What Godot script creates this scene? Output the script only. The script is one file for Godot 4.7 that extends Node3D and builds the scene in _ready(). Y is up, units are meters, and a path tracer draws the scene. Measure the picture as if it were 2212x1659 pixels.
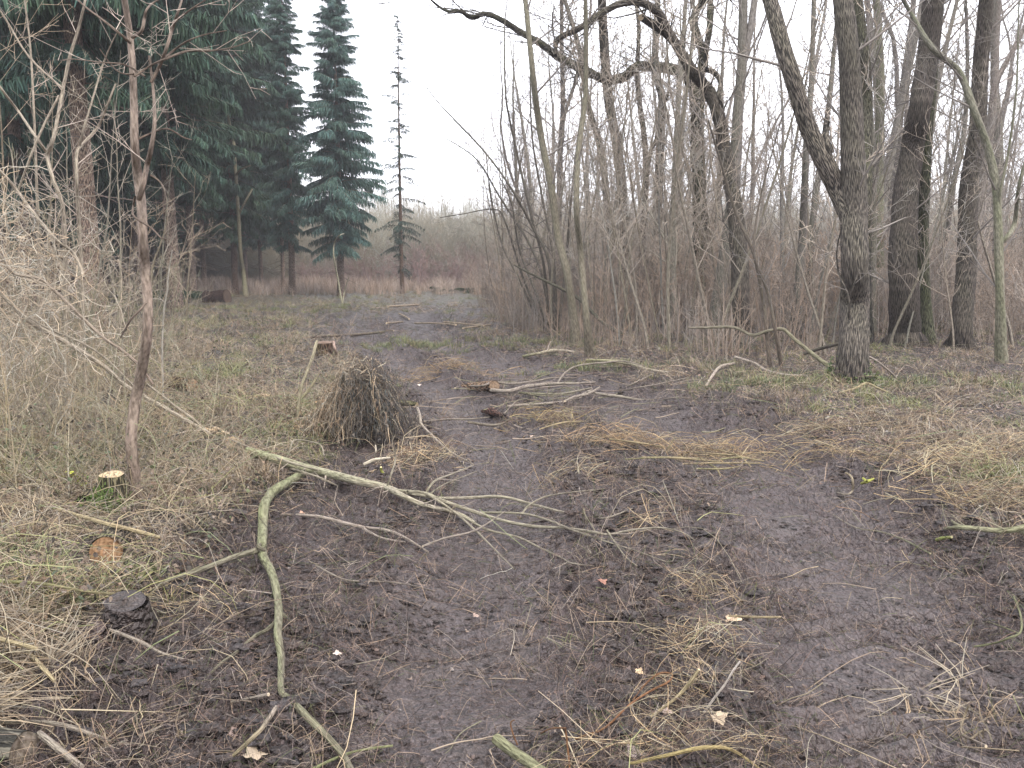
extends Node3D
# A muddy forest track after felling: spruces on the left, bare woodland on the right.
# Places are first read in picture units (2212 x 1659) and turned into metres on the ground.

const EYE := 1.6
const FOCAL := 1863.0
const PITCH := 7.9

var rng := RandomNumberGenerator.new()
var n_big := FastNoiseLite.new()
var n_mid := FastNoiseLite.new()
var n_lump := FastNoiseLite.new()
var n_fine := FastNoiseLite.new()
var n_patch := FastNoiseLite.new()
var used := {}
var clearings: Array[Vector3] = []   # bare spots: x, distance, radius
var mat := {}

# ---------------------------------------------------------------- mesh builder
class MB:
	var v := PackedVector3Array()
	var n := PackedVector3Array()
	var c := PackedColorArray()
	var t := PackedVector2Array()
	var i := PackedInt32Array()

	func tube(p: PackedVector3Array, r: PackedFloat32Array, s: int, c0: Color, c1: Color, moss := Color(0, 0, 0), moss_share := 0.0, lump := 0.0, cap := false) -> void:
		var m := p.size()
		var start := v.size()
		var d := (p[1] - p[0]).normalized()
		var side := d.cross(Vector3(0.31, 0.12, 0.94)).normalized()
		if side.length() < 0.5:
			side = d.cross(Vector3.RIGHT).normalized()
		var along := 0.0
		var wraps := maxf(1.0, roundf(TAU * r[0] / 0.3))
		var g := FastNoiseLite.new() if lump > 0.0 else null
		if g:
			g.seed = int(p[0].x * 131.0 + p[0].z * 17.0)
			g.frequency = 1.0
			g.fractal_octaves = 3
		for k in m:
			if k > 0:
				d = (p[mini(k + 1, m - 1)] - p[k - 1]).normalized()
				side = (side - d * side.dot(d)).normalized()
				along += p[k].distance_to(p[k - 1])
			var up := d.cross(side)
			var cc := c0.lerp(c1, float(k) / float(m - 1))
			for j in s + 1:
				var a := TAU * float(j % s) / float(s)
				var o := side * cos(a) + up * sin(a)
				var rr := r[k]
				if g:
					var q := p[k] + o * r[k]
					rr *= 1.0 + lump * g.get_noise_3d(q.x * 2.2, q.y * 0.9, q.z * 2.2) + lump * 0.5 * g.get_noise_3d(q.x * 9.0, q.y * 1.6, q.z * 9.0)
				v.push_back(p[k] + o * rr)
				n.push_back(o)
				var mo := 0.0
				if moss_share > 0.0:
					mo = clampf(moss_share * (0.55 + 0.6 * o.dot(Vector3(-0.6, 0.45, 0.66))) + 0.35 * moss_share * sin(along * 5.0 + a * 2.0), 0.0, 1.0)
				c.push_back(cc.lerp(moss, mo))
				t.push_back(Vector2(wraps * float(j) / float(s), along))
		for k in m - 1:
			for j in s:
				var a := start + k * (s + 1) + j
				var b := a + s + 1
				i.append_array(PackedInt32Array([a, b, a + 1, a + 1, b, b + 1]))
		if cap:
			for e in 2:
				var k := 0 if e == 0 else m - 1
				var base := start + k * (s + 1)
				var nn := (p[0] - p[1]).normalized() if e == 0 else (p[m - 1] - p[m - 2]).normalized()
				var at := v.size()
				v.push_back(p[k])
				n.push_back(nn)
				c.push_back(c0.lerp(Color(0.5, 0.4, 0.26), 0.6))
				t.push_back(Vector2(0.5, 0.5))
				for j in s:
					v.push_back(v[base + j])
					n.push_back(nn)
					c.push_back(c0.lerp(Color(0.5, 0.4, 0.26), 0.6))
					t.push_back(Vector2(0.5, 0.5))
				for j in s:
					if e == 1:
						i.append_array(PackedInt32Array([at, at + 1 + (j + 1) % s, at + 1 + j]))
					else:
						i.append_array(PackedInt32Array([at, at + 1 + j, at + 1 + (j + 1) % s]))

	# a flat ribbon, for blades, leaves and needle sprays
	func ribbon(p: PackedVector3Array, across: Vector3, w0: float, w1: float, c0: Color, c1: Color) -> void:
		var m := p.size()
		var start := v.size()
		for k in m:
			var f := float(k) / float(m - 1)
			var d := (p[mini(k + 1, m - 1)] - p[maxi(k - 1, 0)]).normalized()
			var nn := across.cross(d).normalized()
			var w := lerpf(w0, w1, f) * 0.5
			v.push_back(p[k] - across * w)
			v.push_back(p[k] + across * w)
			n.push_back(nn)
			n.push_back(nn)
			c.push_back(c0.lerp(c1, f))
			c.push_back(c0.lerp(c1, f))
			t.push_back(Vector2(0, f))
			t.push_back(Vector2(1, f))
		for k in m - 1:
			var a := start + k * 2
			i.append_array(PackedInt32Array([a, a + 2, a + 1, a + 1, a + 2, a + 3]))

	func poly(pts: PackedVector3Array, col: Color) -> void:   # a fan, flat shaded by its own normal
		var nn := (pts[1] - pts[0]).cross(pts[2] - pts[0]).normalized()
		var start := v.size()
		for q in pts:
			v.push_back(q)
			n.push_back(nn)
			c.push_back(col)
			t.push_back(Vector2(q.x, q.z))
		for k in range(1, pts.size() - 1):
			i.append_array(PackedInt32Array([start, start + k + 1, start + k]))

	func done() -> ArrayMesh:
		var a := []
		a.resize(Mesh.ARRAY_MAX)
		a[Mesh.ARRAY_VERTEX] = v
		a[Mesh.ARRAY_NORMAL] = n
		a[Mesh.ARRAY_COLOR] = c
		a[Mesh.ARRAY_TEX_UV] = t
		a[Mesh.ARRAY_INDEX] = i
		var m := ArrayMesh.new()
		m.add_surface_from_arrays(Mesh.PRIMITIVE_TRIANGLES, a)
		return m

# ---------------------------------------------------------------- helpers for objects
func numbered(called: String) -> String:
	if not used.has(called):
		used[called] = 0
		return called
	used[called] += 1
	return "%s_%03d" % [called, used[called]]

func thing(called: String, label: String, category: String, at := Vector3.ZERO, group := "") -> Node3D:
	var o := Node3D.new()
	o.name = numbered(called)
	add_child(o)
	o.position = at
	o.set_meta("label", label)
	o.set_meta("category", category)
	if group:
		o.set_meta("group", group)
	return o

func part(called: String, mesh: Mesh, m: Material, parent: Node3D) -> MeshInstance3D:
	var o := MeshInstance3D.new()
	o.name = called
	o.mesh = mesh
	o.material_override = m
	parent.add_child(o, true)
	if o.name != called:
		var k := 1
		while parent.has_node("%s_%03d" % [called, k]):
			k += 1
		o.name = "%s_%03d" % [called, k]
	return o

func single(called: String, mesh: Mesh, m: Material, label: String, category: String, at := Vector3.ZERO, group := "") -> MeshInstance3D:
	var o := MeshInstance3D.new()
	o.name = numbered(called)
	o.mesh = mesh
	o.material_override = m
	add_child(o)
	o.position = at
	o.set_meta("label", label)
	o.set_meta("category", category)
	if group:
		o.set_meta("group", group)
	return o

func copies(called: String, mesh: Mesh, m: Material, where: Array, tint: Array, parent: Node3D) -> MultiMeshInstance3D:
	var mm := MultiMesh.new()
	mm.transform_format = MultiMesh.TRANSFORM_3D
	mm.use_colors = true
	mm.mesh = mesh
	mm.instance_count = where.size()
	for k in where.size():
		mm.set_instance_transform(k, where[k])
		mm.set_instance_color(k, tint[k])
	var o := MultiMeshInstance3D.new()
	o.name = called
	o.multimesh = mm
	o.material_override = m
	o.set_meta("kind", "stuff")
	parent.add_child(o, true)
	if o.name != called:
		var k := 1
		while parent.has_node("%s_%03d" % [called, k]):
			k += 1
		o.name = "%s_%03d" % [called, k]
	return o

func stuff(called: String, label: String, category: String) -> Node3D:
	var o := thing(called, label, category)
	o.set_meta("kind", "stuff")
	return o

func place_copy(src: Node3D, label: String, at: Vector3, turn: float, size: Vector3) -> Node3D:
	var o: Node3D = src.duplicate()
	var base := String(src.name)
	var cut := base.rfind("_")
	if cut > 0 and base.substr(cut + 1).is_valid_int():
		base = base.substr(0, cut)
	o.name = numbered(base)
	add_child(o)
	o.position = at
	o.rotation.y = turn
	o.scale = size
	if label:
		o.set_meta("label", label)
	return o

# ---------------------------------------------------------------- the lie of the land
func table(tab: PackedVector2Array, d: float) -> float:
	if d <= tab[0].x:
		return tab[0].y
	for k in range(1, tab.size()):
		if d < tab[k].x:
			var f := (d - tab[k - 1].x) / (tab[k].x - tab[k - 1].x)
			f = f * f * (3.0 - 2.0 * f) * 0.5 + f * 0.5
			return lerpf(tab[k - 1].y, tab[k].y, f)
	return tab[tab.size() - 1].y

var rut_right := PackedVector2Array([Vector2(0, 1.0), Vector2(2.6, 1.36), Vector2(3.4, 1.6), Vector2(5.0, 1.94), Vector2(6.7, 2.0), Vector2(8, 1.75), Vector2(9.6, 1.28), Vector2(13, -0.04), Vector2(17.7, -1.68), Vector2(25, -2.9), Vector2(38, -3.9), Vector2(60, -5)])
var rut_left := PackedVector2Array([Vector2(0, -0.35), Vector2(2.6, -0.23), Vector2(3.7, -0.12), Vector2(5, -0.07), Vector2(6.9, -0.1), Vector2(9.6, -0.55), Vector2(14.3, -1.9), Vector2(20, -3.4), Vector2(25, -4.4), Vector2(38, -5.4), Vector2(60, -6.6)])
var edge_left := PackedVector2Array([Vector2(0, -2.6), Vector2(2.6, -2.1), Vector2(3.2, -1.95), Vector2(3.8, -1.72), Vector2(4.3, -1.62), Vector2(6, -1.75), Vector2(9, -1.25), Vector2(13, -2.4), Vector2(20, -4.3), Vector2(25, -5.6), Vector2(38, -6.5), Vector2(50, -7.2)])
var edge_right := PackedVector2Array([Vector2(0, 3.6), Vector2(2.6, 3.6), Vector2(5.2, 3.2), Vector2(6.9, 2.99), Vector2(9, 2.67), Vector2(11.5, 1.83), Vector2(14, 0.7), Vector2(17.7, -0.54), Vector2(25, -1.5), Vector2(38, -2.6), Vector2(50, -3.4)])

# x: how much of the spot is bare mud; y: how much it lies in a smeared wheel rut; z: -1 left verge, 1 right verge
func zone(x: float, d: float) -> Vector3:
	var wig := 0.55 * n_mid.get_noise_2d(x * 0.6, d * 0.6) + 0.25 * n_lump.get_noise_2d(x * 0.5, d * 0.5)
	var l := table(edge_left, d) + wig
	var r := table(edge_right, d) + wig * 1.3
	var soft := 0.22 + 0.02 * d
	var mud := smoothstep(l - soft, l + soft, x) * (1.0 - smoothstep(r - soft, r + soft, x))
	mud *= 1.0 - smoothstep(18.0, 38.0, d + 9.0 * n_mid.get_noise_2d(x * 0.5 + 3.0, d * 0.3))
	var a := absf(x - table(rut_left, d)) / 0.40
	var b := absf(x - table(rut_right, d)) / 0.58
	var rut := exp(-a * a * a * a) + exp(-b * b * b * b)
	return Vector3(mud, clampf(rut, 0.0, 1.0) * mud, -1.0 if x < (l + r) * 0.5 else 1.0)

func lugs(x: float, d: float) -> float:   # -0.4 in the grooves, 0.6 on the ribs that the tyre left
	var off := x - table(rut_right, d)
	var wave := (d + absf(off) * 0.5 + 0.05 * n_mid.get_noise_2d(x * 2.0, d * 2.0)) / 0.19
	var mask := (1.0 - smoothstep(8.0, 12.0, d)) * clampf(0.85 + n_patch.get_noise_2d(x * 1.4 + 9.0, d * 1.4) * 1.6, 0.0, 1.0)
	return mask * (pow(0.5 + 0.5 * sin(wave * TAU), 2.0) - 0.4)

func lay(x: float, z: float, fine := true) -> float:
	var d := -z
	var y := 0.06 * n_big.get_noise_2d(x * 0.4, d * 0.4)
	if d > 32.0 or absf(x) > 22.0:
		return y + 0.03 * n_mid.get_noise_2d(x, d)
	var q := zone(x, d)
	y += 0.03 * n_mid.get_noise_2d(x * 1.6, d * 1.6)
	y += 0.09 * (1.0 - q.x) * (1.0 if q.z < 0.0 else 0.6)
	y -= 0.105 * q.y
	var a := (absf(x - table(rut_left, d)) - 0.5) / 0.16
	var b := (absf(x - table(rut_right, d)) - 0.72) / 0.18
	y += 0.045 * q.x * (exp(-a * a) + exp(-b * b))
	if fine:
		var rough := clampf(0.35 + 0.9 * n_patch.get_noise_2d(x, d) + 0.5 * (1.0 - q.y) * q.x - 0.35 * q.y, 0.06, 1.25)
		y += rough * (0.085 * maxf(n_lump.get_noise_2d(x, d), -0.14) + 0.042 * n_fine.get_noise_2d(x, d))
		# the lugs of tractor tyres, half smeared
		y += (0.050 if absf(x - table(rut_right, d)) < 0.75 else 0.022) * q.y * lugs(x, d)
	return y

func sight(px: float, py: float) -> Vector3:   # direction of a picture point, one metre ahead
	var p := deg_to_rad(PITCH)
	var u := (px - 1106.0) / FOCAL
	var w := -(py - 829.5) / FOCAL
	var q := Vector3(u, w * cos(p) - sin(p), -w * sin(p) - cos(p))
	return q

func gp(px: float, py: float, lift := 0.0) -> Vector3:   # the spot on the ground, raised by lift
	var s := sight(px, py)
	var q := Vector3.ZERO
	var y := lift
	for k in 4:
		q = Vector3(0, EYE, 0) + s * ((y - EYE) / minf(s.y, -0.012))
		y = lay(q.x, q.z) + lift
	return q

func ad(px: float, py: float, d: float) -> Vector3:      # the point d metres ahead
	var s := sight(px, py)
	return Vector3(0, EYE, 0) + s * (d / -s.z)

func ground(x: float, z: float) -> Vector3:
	return Vector3(x, lay(x, z), z)

func smooth_path(p: PackedVector3Array, r: PackedFloat32Array, sub: int) -> Array:
	var q := PackedVector3Array()
	var s := PackedFloat32Array()
	var m := p.size()
	for k in m - 1:
		for j in sub:
			var f := float(j) / float(sub)
			q.push_back(p[k].cubic_interpolate(p[k + 1], p[maxi(k - 1, 0)], p[mini(k + 2, m - 1)], f))
			s.push_back(lerpf(r[k], r[k + 1], f))
	q.push_back(p[m - 1])
	s.push_back(r[m - 1])
	return [q, s]

func ball() -> Vector3:
	return Vector3(rng.randfn(), rng.randfn(), rng.randfn()) * 0.6

func shade(c: Color, amount: float) -> Color:
	var f := 1.0 + rng.randf_range(-amount, amount)
	var g := 1.0 + rng.randf_range(-amount, amount) * 0.3
	return Color(c.r * f * g, c.g * f, c.b * f / g)

# ---------------------------------------------------------------- branches that grow
# P: levels, gap (metres between side branches per level), ratio, up, wob, thin (least radius), c0, c1
func grow(b: MB, p: Vector3, dir: Vector3, length: float, r: float, level: int, P: Dictionary) -> void:
	var last: int = P.levels
	var segs := clampi(int(length / (0.35 if level < last else 0.22)), 2, 9)
	var pts := PackedVector3Array([p])
	var rad := PackedFloat32Array([r])
	var d := dir.normalized()
	var step := length / segs
	var thin: float = P.thin
	for k in segs:
		d = (d + ball() * float(P.wob) * (0.6 + 0.3 * level) + Vector3.UP * float(P.up)).normalized()
		p += d * step
		pts.push_back(p)
		rad.push_back(maxf(thin * 0.6, lerpf(r, r * 0.3, float(k + 1) / segs)))
	b.tube(pts, rad, 6 if r > 0.03 else 4 if r > 0.012 else 3, P.c0, P.c1)
	if level >= last:
		return
	var gaps: Array = P.gap
	var gap: float = gaps[mini(level, gaps.size() - 1)]
	var count := int(length / gap + rng.randf())
	for k in count:
		var f := rng.randf_range(0.15, 1.0)
		var s := minf(f * segs, segs - 0.001)
		var at := int(s)
		var q := pts[at].lerp(pts[at + 1], s - at)
		var along := (pts[at + 1] - pts[at]).normalized()
		var out := (ball() - along * ball().dot(along))
		out = (out - along * out.dot(along)).normalized()
		var ang := rng.randf_range(0.45, 1.1)
		var nd := along * cos(ang) + out * sin(ang)
		var nl := length * float(P.ratio) * rng.randf_range(0.5, 1.15) * (1.0 - 0.45 * f)
		grow(b, q, nd, maxf(nl, 0.08), maxf(thin, rad[at] * rng.randf_range(0.4, 0.62)), level + 1, P)

# side branches along a given stem
func clothe(b: MB, path: PackedVector3Array, rad: PackedFloat32Array, from: float, gap: float, size: Vector2, P: Dictionary, sideways := 1.0) -> void:
	var total := 0.0
	for k in path.size() - 1:
		total += path[k].distance_to(path[k + 1])
	var at := total * from
	while at < total:
		var run := 0.0
		for k in path.size() - 1:
			var e := path[k].distance_to(path[k + 1])
			if run + e >= at:
				var f := (at - run) / e
				var along := (path[k + 1] - path[k]) / e
				var out := ball()
				out.y *= 0.6
				out = (out - along * out.dot(along)).normalized()
				var ang := rng.randf_range(0.6, 1.25)
				var nd := along * cos(ang) + out * sin(ang) * sideways
				var rr := lerpf(rad[k], rad[k + 1], f)
				grow(b, path[k].lerp(path[k + 1], f), nd, rng.randf_range(size.x, size.y), clampf(rr * rng.randf_range(0.22, 0.42), P.thin, 0.020), 1, P)
				break
			run += e
		at += gap * rng.randf_range(0.4, 1.7)

# a stem read from the picture: x, y, width ... at the distance d; bow makes it come forward or back
func stem(list: Array, d: float, o: Vector3, bow := 0.0, sub := 4) -> Array:
	var p := PackedVector3Array()
	var r := PackedFloat32Array()
	var m := list.size() / 3
	for k in m:
		var f := float(k) / float(maxi(m - 1, 1))
		var dd := d + bow * sin(f * 2.6) + (rng.randf_range(-0.02, 0.02) * d if k > 0 else 0.0)
		p.push_back(ad(list[k * 3], list[k * 3 + 1], dd) - o)
		r.push_back(list[k * 3 + 2] * 0.5 * dd / FOCAL)
	return smooth_path(p, r, sub)

func pp(thin: float, levels: int, c0: Color, c1: Color, gap := [0.4, 0.28, 0.16, 0.12], up := 0.05, wob := 0.12, ratio := 0.5) -> Dictionary:
	return {"thin": thin, "levels": levels, "c0": c0, "c1": c1, "gap": gap, "up": up, "wob": wob, "ratio": ratio}

# ---------------------------------------------------------------- materials
func noise(seed_: int, freq: float, oct := 4, kind := FastNoiseLite.TYPE_SIMPLEX_SMOOTH) -> FastNoiseLite:
	var g := FastNoiseLite.new()
	g.seed = seed_
	g.frequency = freq
	g.noise_type = kind
	g.fractal_octaves = oct
	return g

func noise_picture(g: FastNoiseLite, size: int, stops: Array) -> NoiseTexture2D:
	var t := NoiseTexture2D.new()
	t.width = size
	t.height = size
	t.seamless = true
	t.noise = g
	t.generate_mipmaps = false
	if stops:
		var ramp := Gradient.new()
		var off := PackedFloat32Array()
		var col := PackedColorArray()
		for s in stops:
			off.push_back(s[0])
			col.push_back(Color(s[1], s[2] if s.size() > 2 else s[1], s[3] if s.size() > 3 else s[1]))
		ramp.offsets = off
		ramp.colors = col
		t.color_ramp = ramp
	return t

func plain(rough: float, thru := 0.0, spec := 0.4) -> StandardMaterial3D:
	var m := StandardMaterial3D.new()
	m.vertex_color_use_as_albedo = true
	m.roughness = rough
	m.metallic_specular = spec
	if thru > 0.0:
		m.backlight_enabled = true
		m.backlight = Color(thru, thru, thru)
	return m

func make_materials() -> void:
	# wet forest mud
	var g := plain(1.0, 0.0, 0.5)
	g.uv1_triplanar = true
	g.uv1_world_triplanar = true
	g.uv1_scale = Vector3(0.8, 0.8, 0.8)
	g.albedo_texture = noise_picture(noise(3, 0.02, 6), 1024, [[0.0, 0.55, 0.53, 0.52], [0.42, 0.82, 0.80, 0.80], [0.62, 0.93, 0.92, 0.93], [1.0, 1.0, 0.99, 0.97]])
	g.roughness_texture = noise_picture(noise(8, 0.008, 4), 512, [[0.0, 0.42], [0.5, 0.62], [1.0, 0.9]])
	g.heightmap_enabled = true
	g.heightmap_texture = noise_picture(noise(5, 0.03, 6), 1024, [[0.0, 0.0], [0.3, 0.25], [0.7, 0.85], [1.0, 1.0]])
	g.heightmap_scale = 7.0
	mat.ground = g
	# fissured bark
	var b := plain(0.92, 0.0, 0.3)
	b.uv1_scale = Vector3(1.0, 0.55, 1.0)
	b.albedo_texture = noise_picture(noise(21, 0.022, 5, FastNoiseLite.TYPE_SIMPLEX), 512, [[0.0, 0.35], [0.38, 0.5], [0.55, 0.95, 0.93, 0.9], [1.0, 1.0, 0.99, 0.96]])
	b.heightmap_enabled = true
	b.heightmap_texture = noise_picture(noise(21, 0.022, 5, FastNoiseLite.TYPE_SIMPLEX), 512, [[0.0, 0.0], [0.4, 0.2], [0.58, 0.9], [1.0, 1.0]])
	b.heightmap_scale = 3.0
	mat.bark = b
	# smoother bark with lenticels and blotches
	var s := plain(0.85, 0.0, 0.35)
	s.uv1_scale = Vector3(1.0, 1.6, 1.0)
	s.albedo_texture = noise_picture(noise(33, 0.012, 5), 512, [[0.0, 0.62, 0.60, 0.57], [0.4, 0.84], [0.7, 1.0], [1.0, 0.92, 0.94, 0.88]])
	s.heightmap_enabled = true
	s.heightmap_texture = noise_picture(noise(34, 0.02, 4), 512, [])
	s.heightmap_scale = 0.8
	mat.smooth = s
	mat.twig = plain(0.85, 0.0, 0.3)
	mat.straw = plain(0.75, 0.25, 0.35)
	mat.leaf = plain(0.7, 0.2, 0.4)
	mat.needle = plain(0.75, 0.15, 0.35)
	mat.clod = plain(0.6, 0.0, 0.5)
	var w := plain(0.8)
	w.uv1_triplanar = true
	w.uv1_scale = Vector3(9, 9, 9)
	w.albedo_texture = noise_picture(noise(41, 0.02, 4), 256, [[0.0, 0.45, 0.40, 0.34], [0.4, 0.8, 0.77, 0.72], [0.65, 0.95, 0.93, 0.9], [1.0, 1.0]])
	mat.wood = w

# ---------------------------------------------------------------- start
func _ready() -> void:
	var cam := Camera3D.new()
	cam.name = "camera"
	add_child(cam)
	cam.position = Vector3(0, EYE, 0)
	cam.rotation_degrees = Vector3(-PITCH, 0, 0)
	cam.fov = 2.0 * rad_to_deg(atan(829.5 / FOCAL))
	cam.near = 0.1
	cam.far = 600.0
	cam.current = true

	var env := Environment.new()
	env.background_mode = Environment.BG_SKY
	var sky := Sky.new()
	var ps := ProceduralSkyMaterial.new()
	ps.sky_top_color = Color(0.95, 0.96, 1.0)
	ps.sky_horizon_color = Color(0.95, 0.96, 0.99)
	ps.sky_curve = 0.2
	ps.ground_bottom_color = Color(0.25, 0.23, 0.22)
	ps.ground_horizon_color = Color(0.55, 0.56, 0.56)
	ps.sun_angle_max = 1.0
	ps.energy_multiplier = 1.0
	sky.sky_material = ps
	env.sky = sky
	env.tonemap_mode = Environment.TONE_MAPPER_LINEAR
	env.tonemap_exposure = 3.3
	env.fog_enabled = true
	env.fog_density = 0.0010
	env.fog_light_color = Color(0.95, 0.94, 0.96)
	env.sdfgi_enabled = true
	env.ssao_enabled = true
	env.ssil_enabled = true
	var we := WorldEnvironment.new()
	we.name = "environment"
	we.environment = env
	add_child(we)

	var sun := DirectionalLight3D.new()
	sun.name = "overcast_sun"
	sun.rotation_degrees = Vector3(-55, 35, 0)
	sun.light_energy = 0.4
	sun.light_color = Color(1.0, 0.98, 0.95)
	sun.light_angular_distance = 18.0
	sun.shadow_enabled = true
	add_child(sun)

	rng.seed = 20240
	n_big = noise(1, 0.5, 2)
	n_mid = noise(2, 0.9, 3)
	n_lump = noise(4, 6.0, 3)
	n_fine = noise(6, 22.0, 2)
	n_patch = noise(7, 0.8, 2)
	make_materials()
	make_ground()
	make_named_trees()
	make_woods()
	make_spruces()
	make_far()
	make_left_thicket()
	make_stumps()
	make_sticks()
	make_litter()

# ---------------------------------------------------------------- ground
func make_ground() -> void:
	var xs := PackedFloat32Array()
	var x := 0.0
	while x < 160.0:
		xs.push_back(x)
		x += 0.024 if x < 2.6 else 0.024 + (x - 2.6) * 0.028
	var full := PackedFloat32Array()
	for k in range(xs.size() - 1, 0, -1):
		full.push_back(-xs[k] + 0.5)
	for q in xs:
		full.push_back(q + 0.5)
	var ds := PackedFloat32Array()
	var d := -6.0
	while d < 230.0:
		ds.push_back(d)
		d += 0.25 if d < 1.4 else 0.022 + maxf(d - 3.2, 0.0) * 0.0085
	var w := full.size()
	var hgt := ds.size()
	var v := PackedVector3Array()
	var c := PackedColorArray()
	v.resize(w * hgt)
	c.resize(w * hgt)
	var rut_c := Color(0.130, 0.106, 0.101)
	var clod_c := Color(0.066, 0.046, 0.041)
	var left_c := Color(0.070, 0.055, 0.042)
	var right_c := Color(0.085, 0.065, 0.055)
	var far_c := Color(0.13, 0.115, 0.075)
	var at := 0
	for a in hgt:
		var dd := ds[a]
		for e in w:
			var xx := full[e]
			v[at] = Vector3(xx, lay(xx, -dd, dd < 30.0 and absf(xx) < 16.0), -dd)
			var q := zone(xx, dd) if dd < 60.0 and absf(xx) < 40.0 else Vector3(0, 0, 1)
			var verge := left_c if q.z < 0.0 else right_c
			verge = verge.lerp(far_c, smoothstep(22.0, 45.0, dd))
			var p := n_patch.get_noise_2d(xx * 1.7 + 31.0, dd * 1.7)
			var mud := clod_c.lerp(rut_c, clampf(0.35 + 0.55 * q.y + 0.5 * p, 0.0, 1.0))
			c[at] = verge.lerp(mud, q.x)
			at += 1
	var idx := PackedInt32Array()
	idx.resize((w - 1) * (hgt - 1) * 6)
	var k := 0
	for a in hgt - 1:
		for e in w - 1:
			var s := a * w + e
			idx[k] = s
			idx[k + 1] = s + w
			idx[k + 2] = s + 1
			idx[k + 3] = s + 1
			idx[k + 4] = s + w
			idx[k + 5] = s + w + 1
			k += 6
	var n := PackedVector3Array()
	n.resize(w * hgt)
	for a in hgt:
		for e in w:
			var l := v[a * w + maxi(e - 1, 0)]
			var r := v[a * w + mini(e + 1, w - 1)]
			var f := v[maxi(a - 1, 0) * w + e]
			var g := v[mini(a + 1, hgt - 1) * w + e]
			n[a * w + e] = (r - l).cross(g - f).normalized()
	var arr := []
	arr.resize(Mesh.ARRAY_MAX)
	arr[Mesh.ARRAY_VERTEX] = v
	arr[Mesh.ARRAY_NORMAL] = n
	arr[Mesh.ARRAY_COLOR] = c
	arr[Mesh.ARRAY_INDEX] = idx
	var m := ArrayMesh.new()
	m.add_surface_from_arrays(Mesh.PRIMITIVE_TRIANGLES, arr)
	var o := MeshInstance3D.new()
	o.name = "ground"
	o.mesh = m
	o.material_override = mat.ground
	o.set_meta("kind", "structure")
	add_child(o)
	print("ground ", w, " x ", hgt)

# ---------------------------------------------------------------- the trees one can tell apart
# reach: metres the stem goes on above the frame; base: the picture spot where it stands
func traced_tree(called: String, label: String, category: String, base: Vector2, stems: Array, m: Material, c0: Color, c1: Color, look: Dictionary) -> Node3D:
	var foot := gp(base.x, base.y)
	var d := -foot.z
	var o := thing(called, label, category, foot, look.get("group", ""))
	var moss: Color = look.get("moss", Color(0.10, 0.12, 0.05))
	var share: float = look.get("share", 0.25)
	var twigs := MB.new()
	var tp: Dictionary = look.get("twigs", pp(0.006, 3, c1 * 0.9, c1 * 0.8))
	for s in stems:
		var b := MB.new()
		var g: Array = stem(s.list, d + s.get("dd", 0.0), foot, s.get("bow", 0.0), 5)
		var p: PackedVector3Array = g[0]
		var r: PackedFloat32Array = g[1]
		var trunk: bool = s.part == "trunk"
		if trunk:
			p[0].y = -0.15
			for k in mini(6, r.size()):
				r[k] *= 1.0 + look.get("flare", 0.5) * pow(1.0 - k / 6.0, 2.0)
		var reach: float = s.get("reach", 0.0)
		if reach > 0.0:
			var dir := (p[p.size() - 1] - p[p.size() - 3]).normalized()
			var q := p[p.size() - 1]
			var rr := r[r.size() - 1]
			for k in 10:
				dir = (dir + ball() * 0.12 + Vector3.UP * 0.05).normalized()
				q += dir * reach * 0.1
				p.push_back(q)
				r.push_back(rr * (1.0 - 0.08 * (k + 1)))
		b.tube(p, r, s.get("sides", 14 if r[0] > 0.1 else 8), c0, c1, moss, share * s.get("moss", 1.0), look.get("lump", 0.12), s.has("cap"))
		part(s.part, b.done(), m, o)
		if s.has("gap"):
			clothe(twigs, p, r, s.get("from", 0.25), s.gap * 0.72, s.get("size", Vector2(0.5, 1.8)), tp)
	if twigs.v.size() > 0:
		part("twigs", twigs.done(), mat.twig, o).set_meta("kind", "stuff")
	return o

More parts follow.
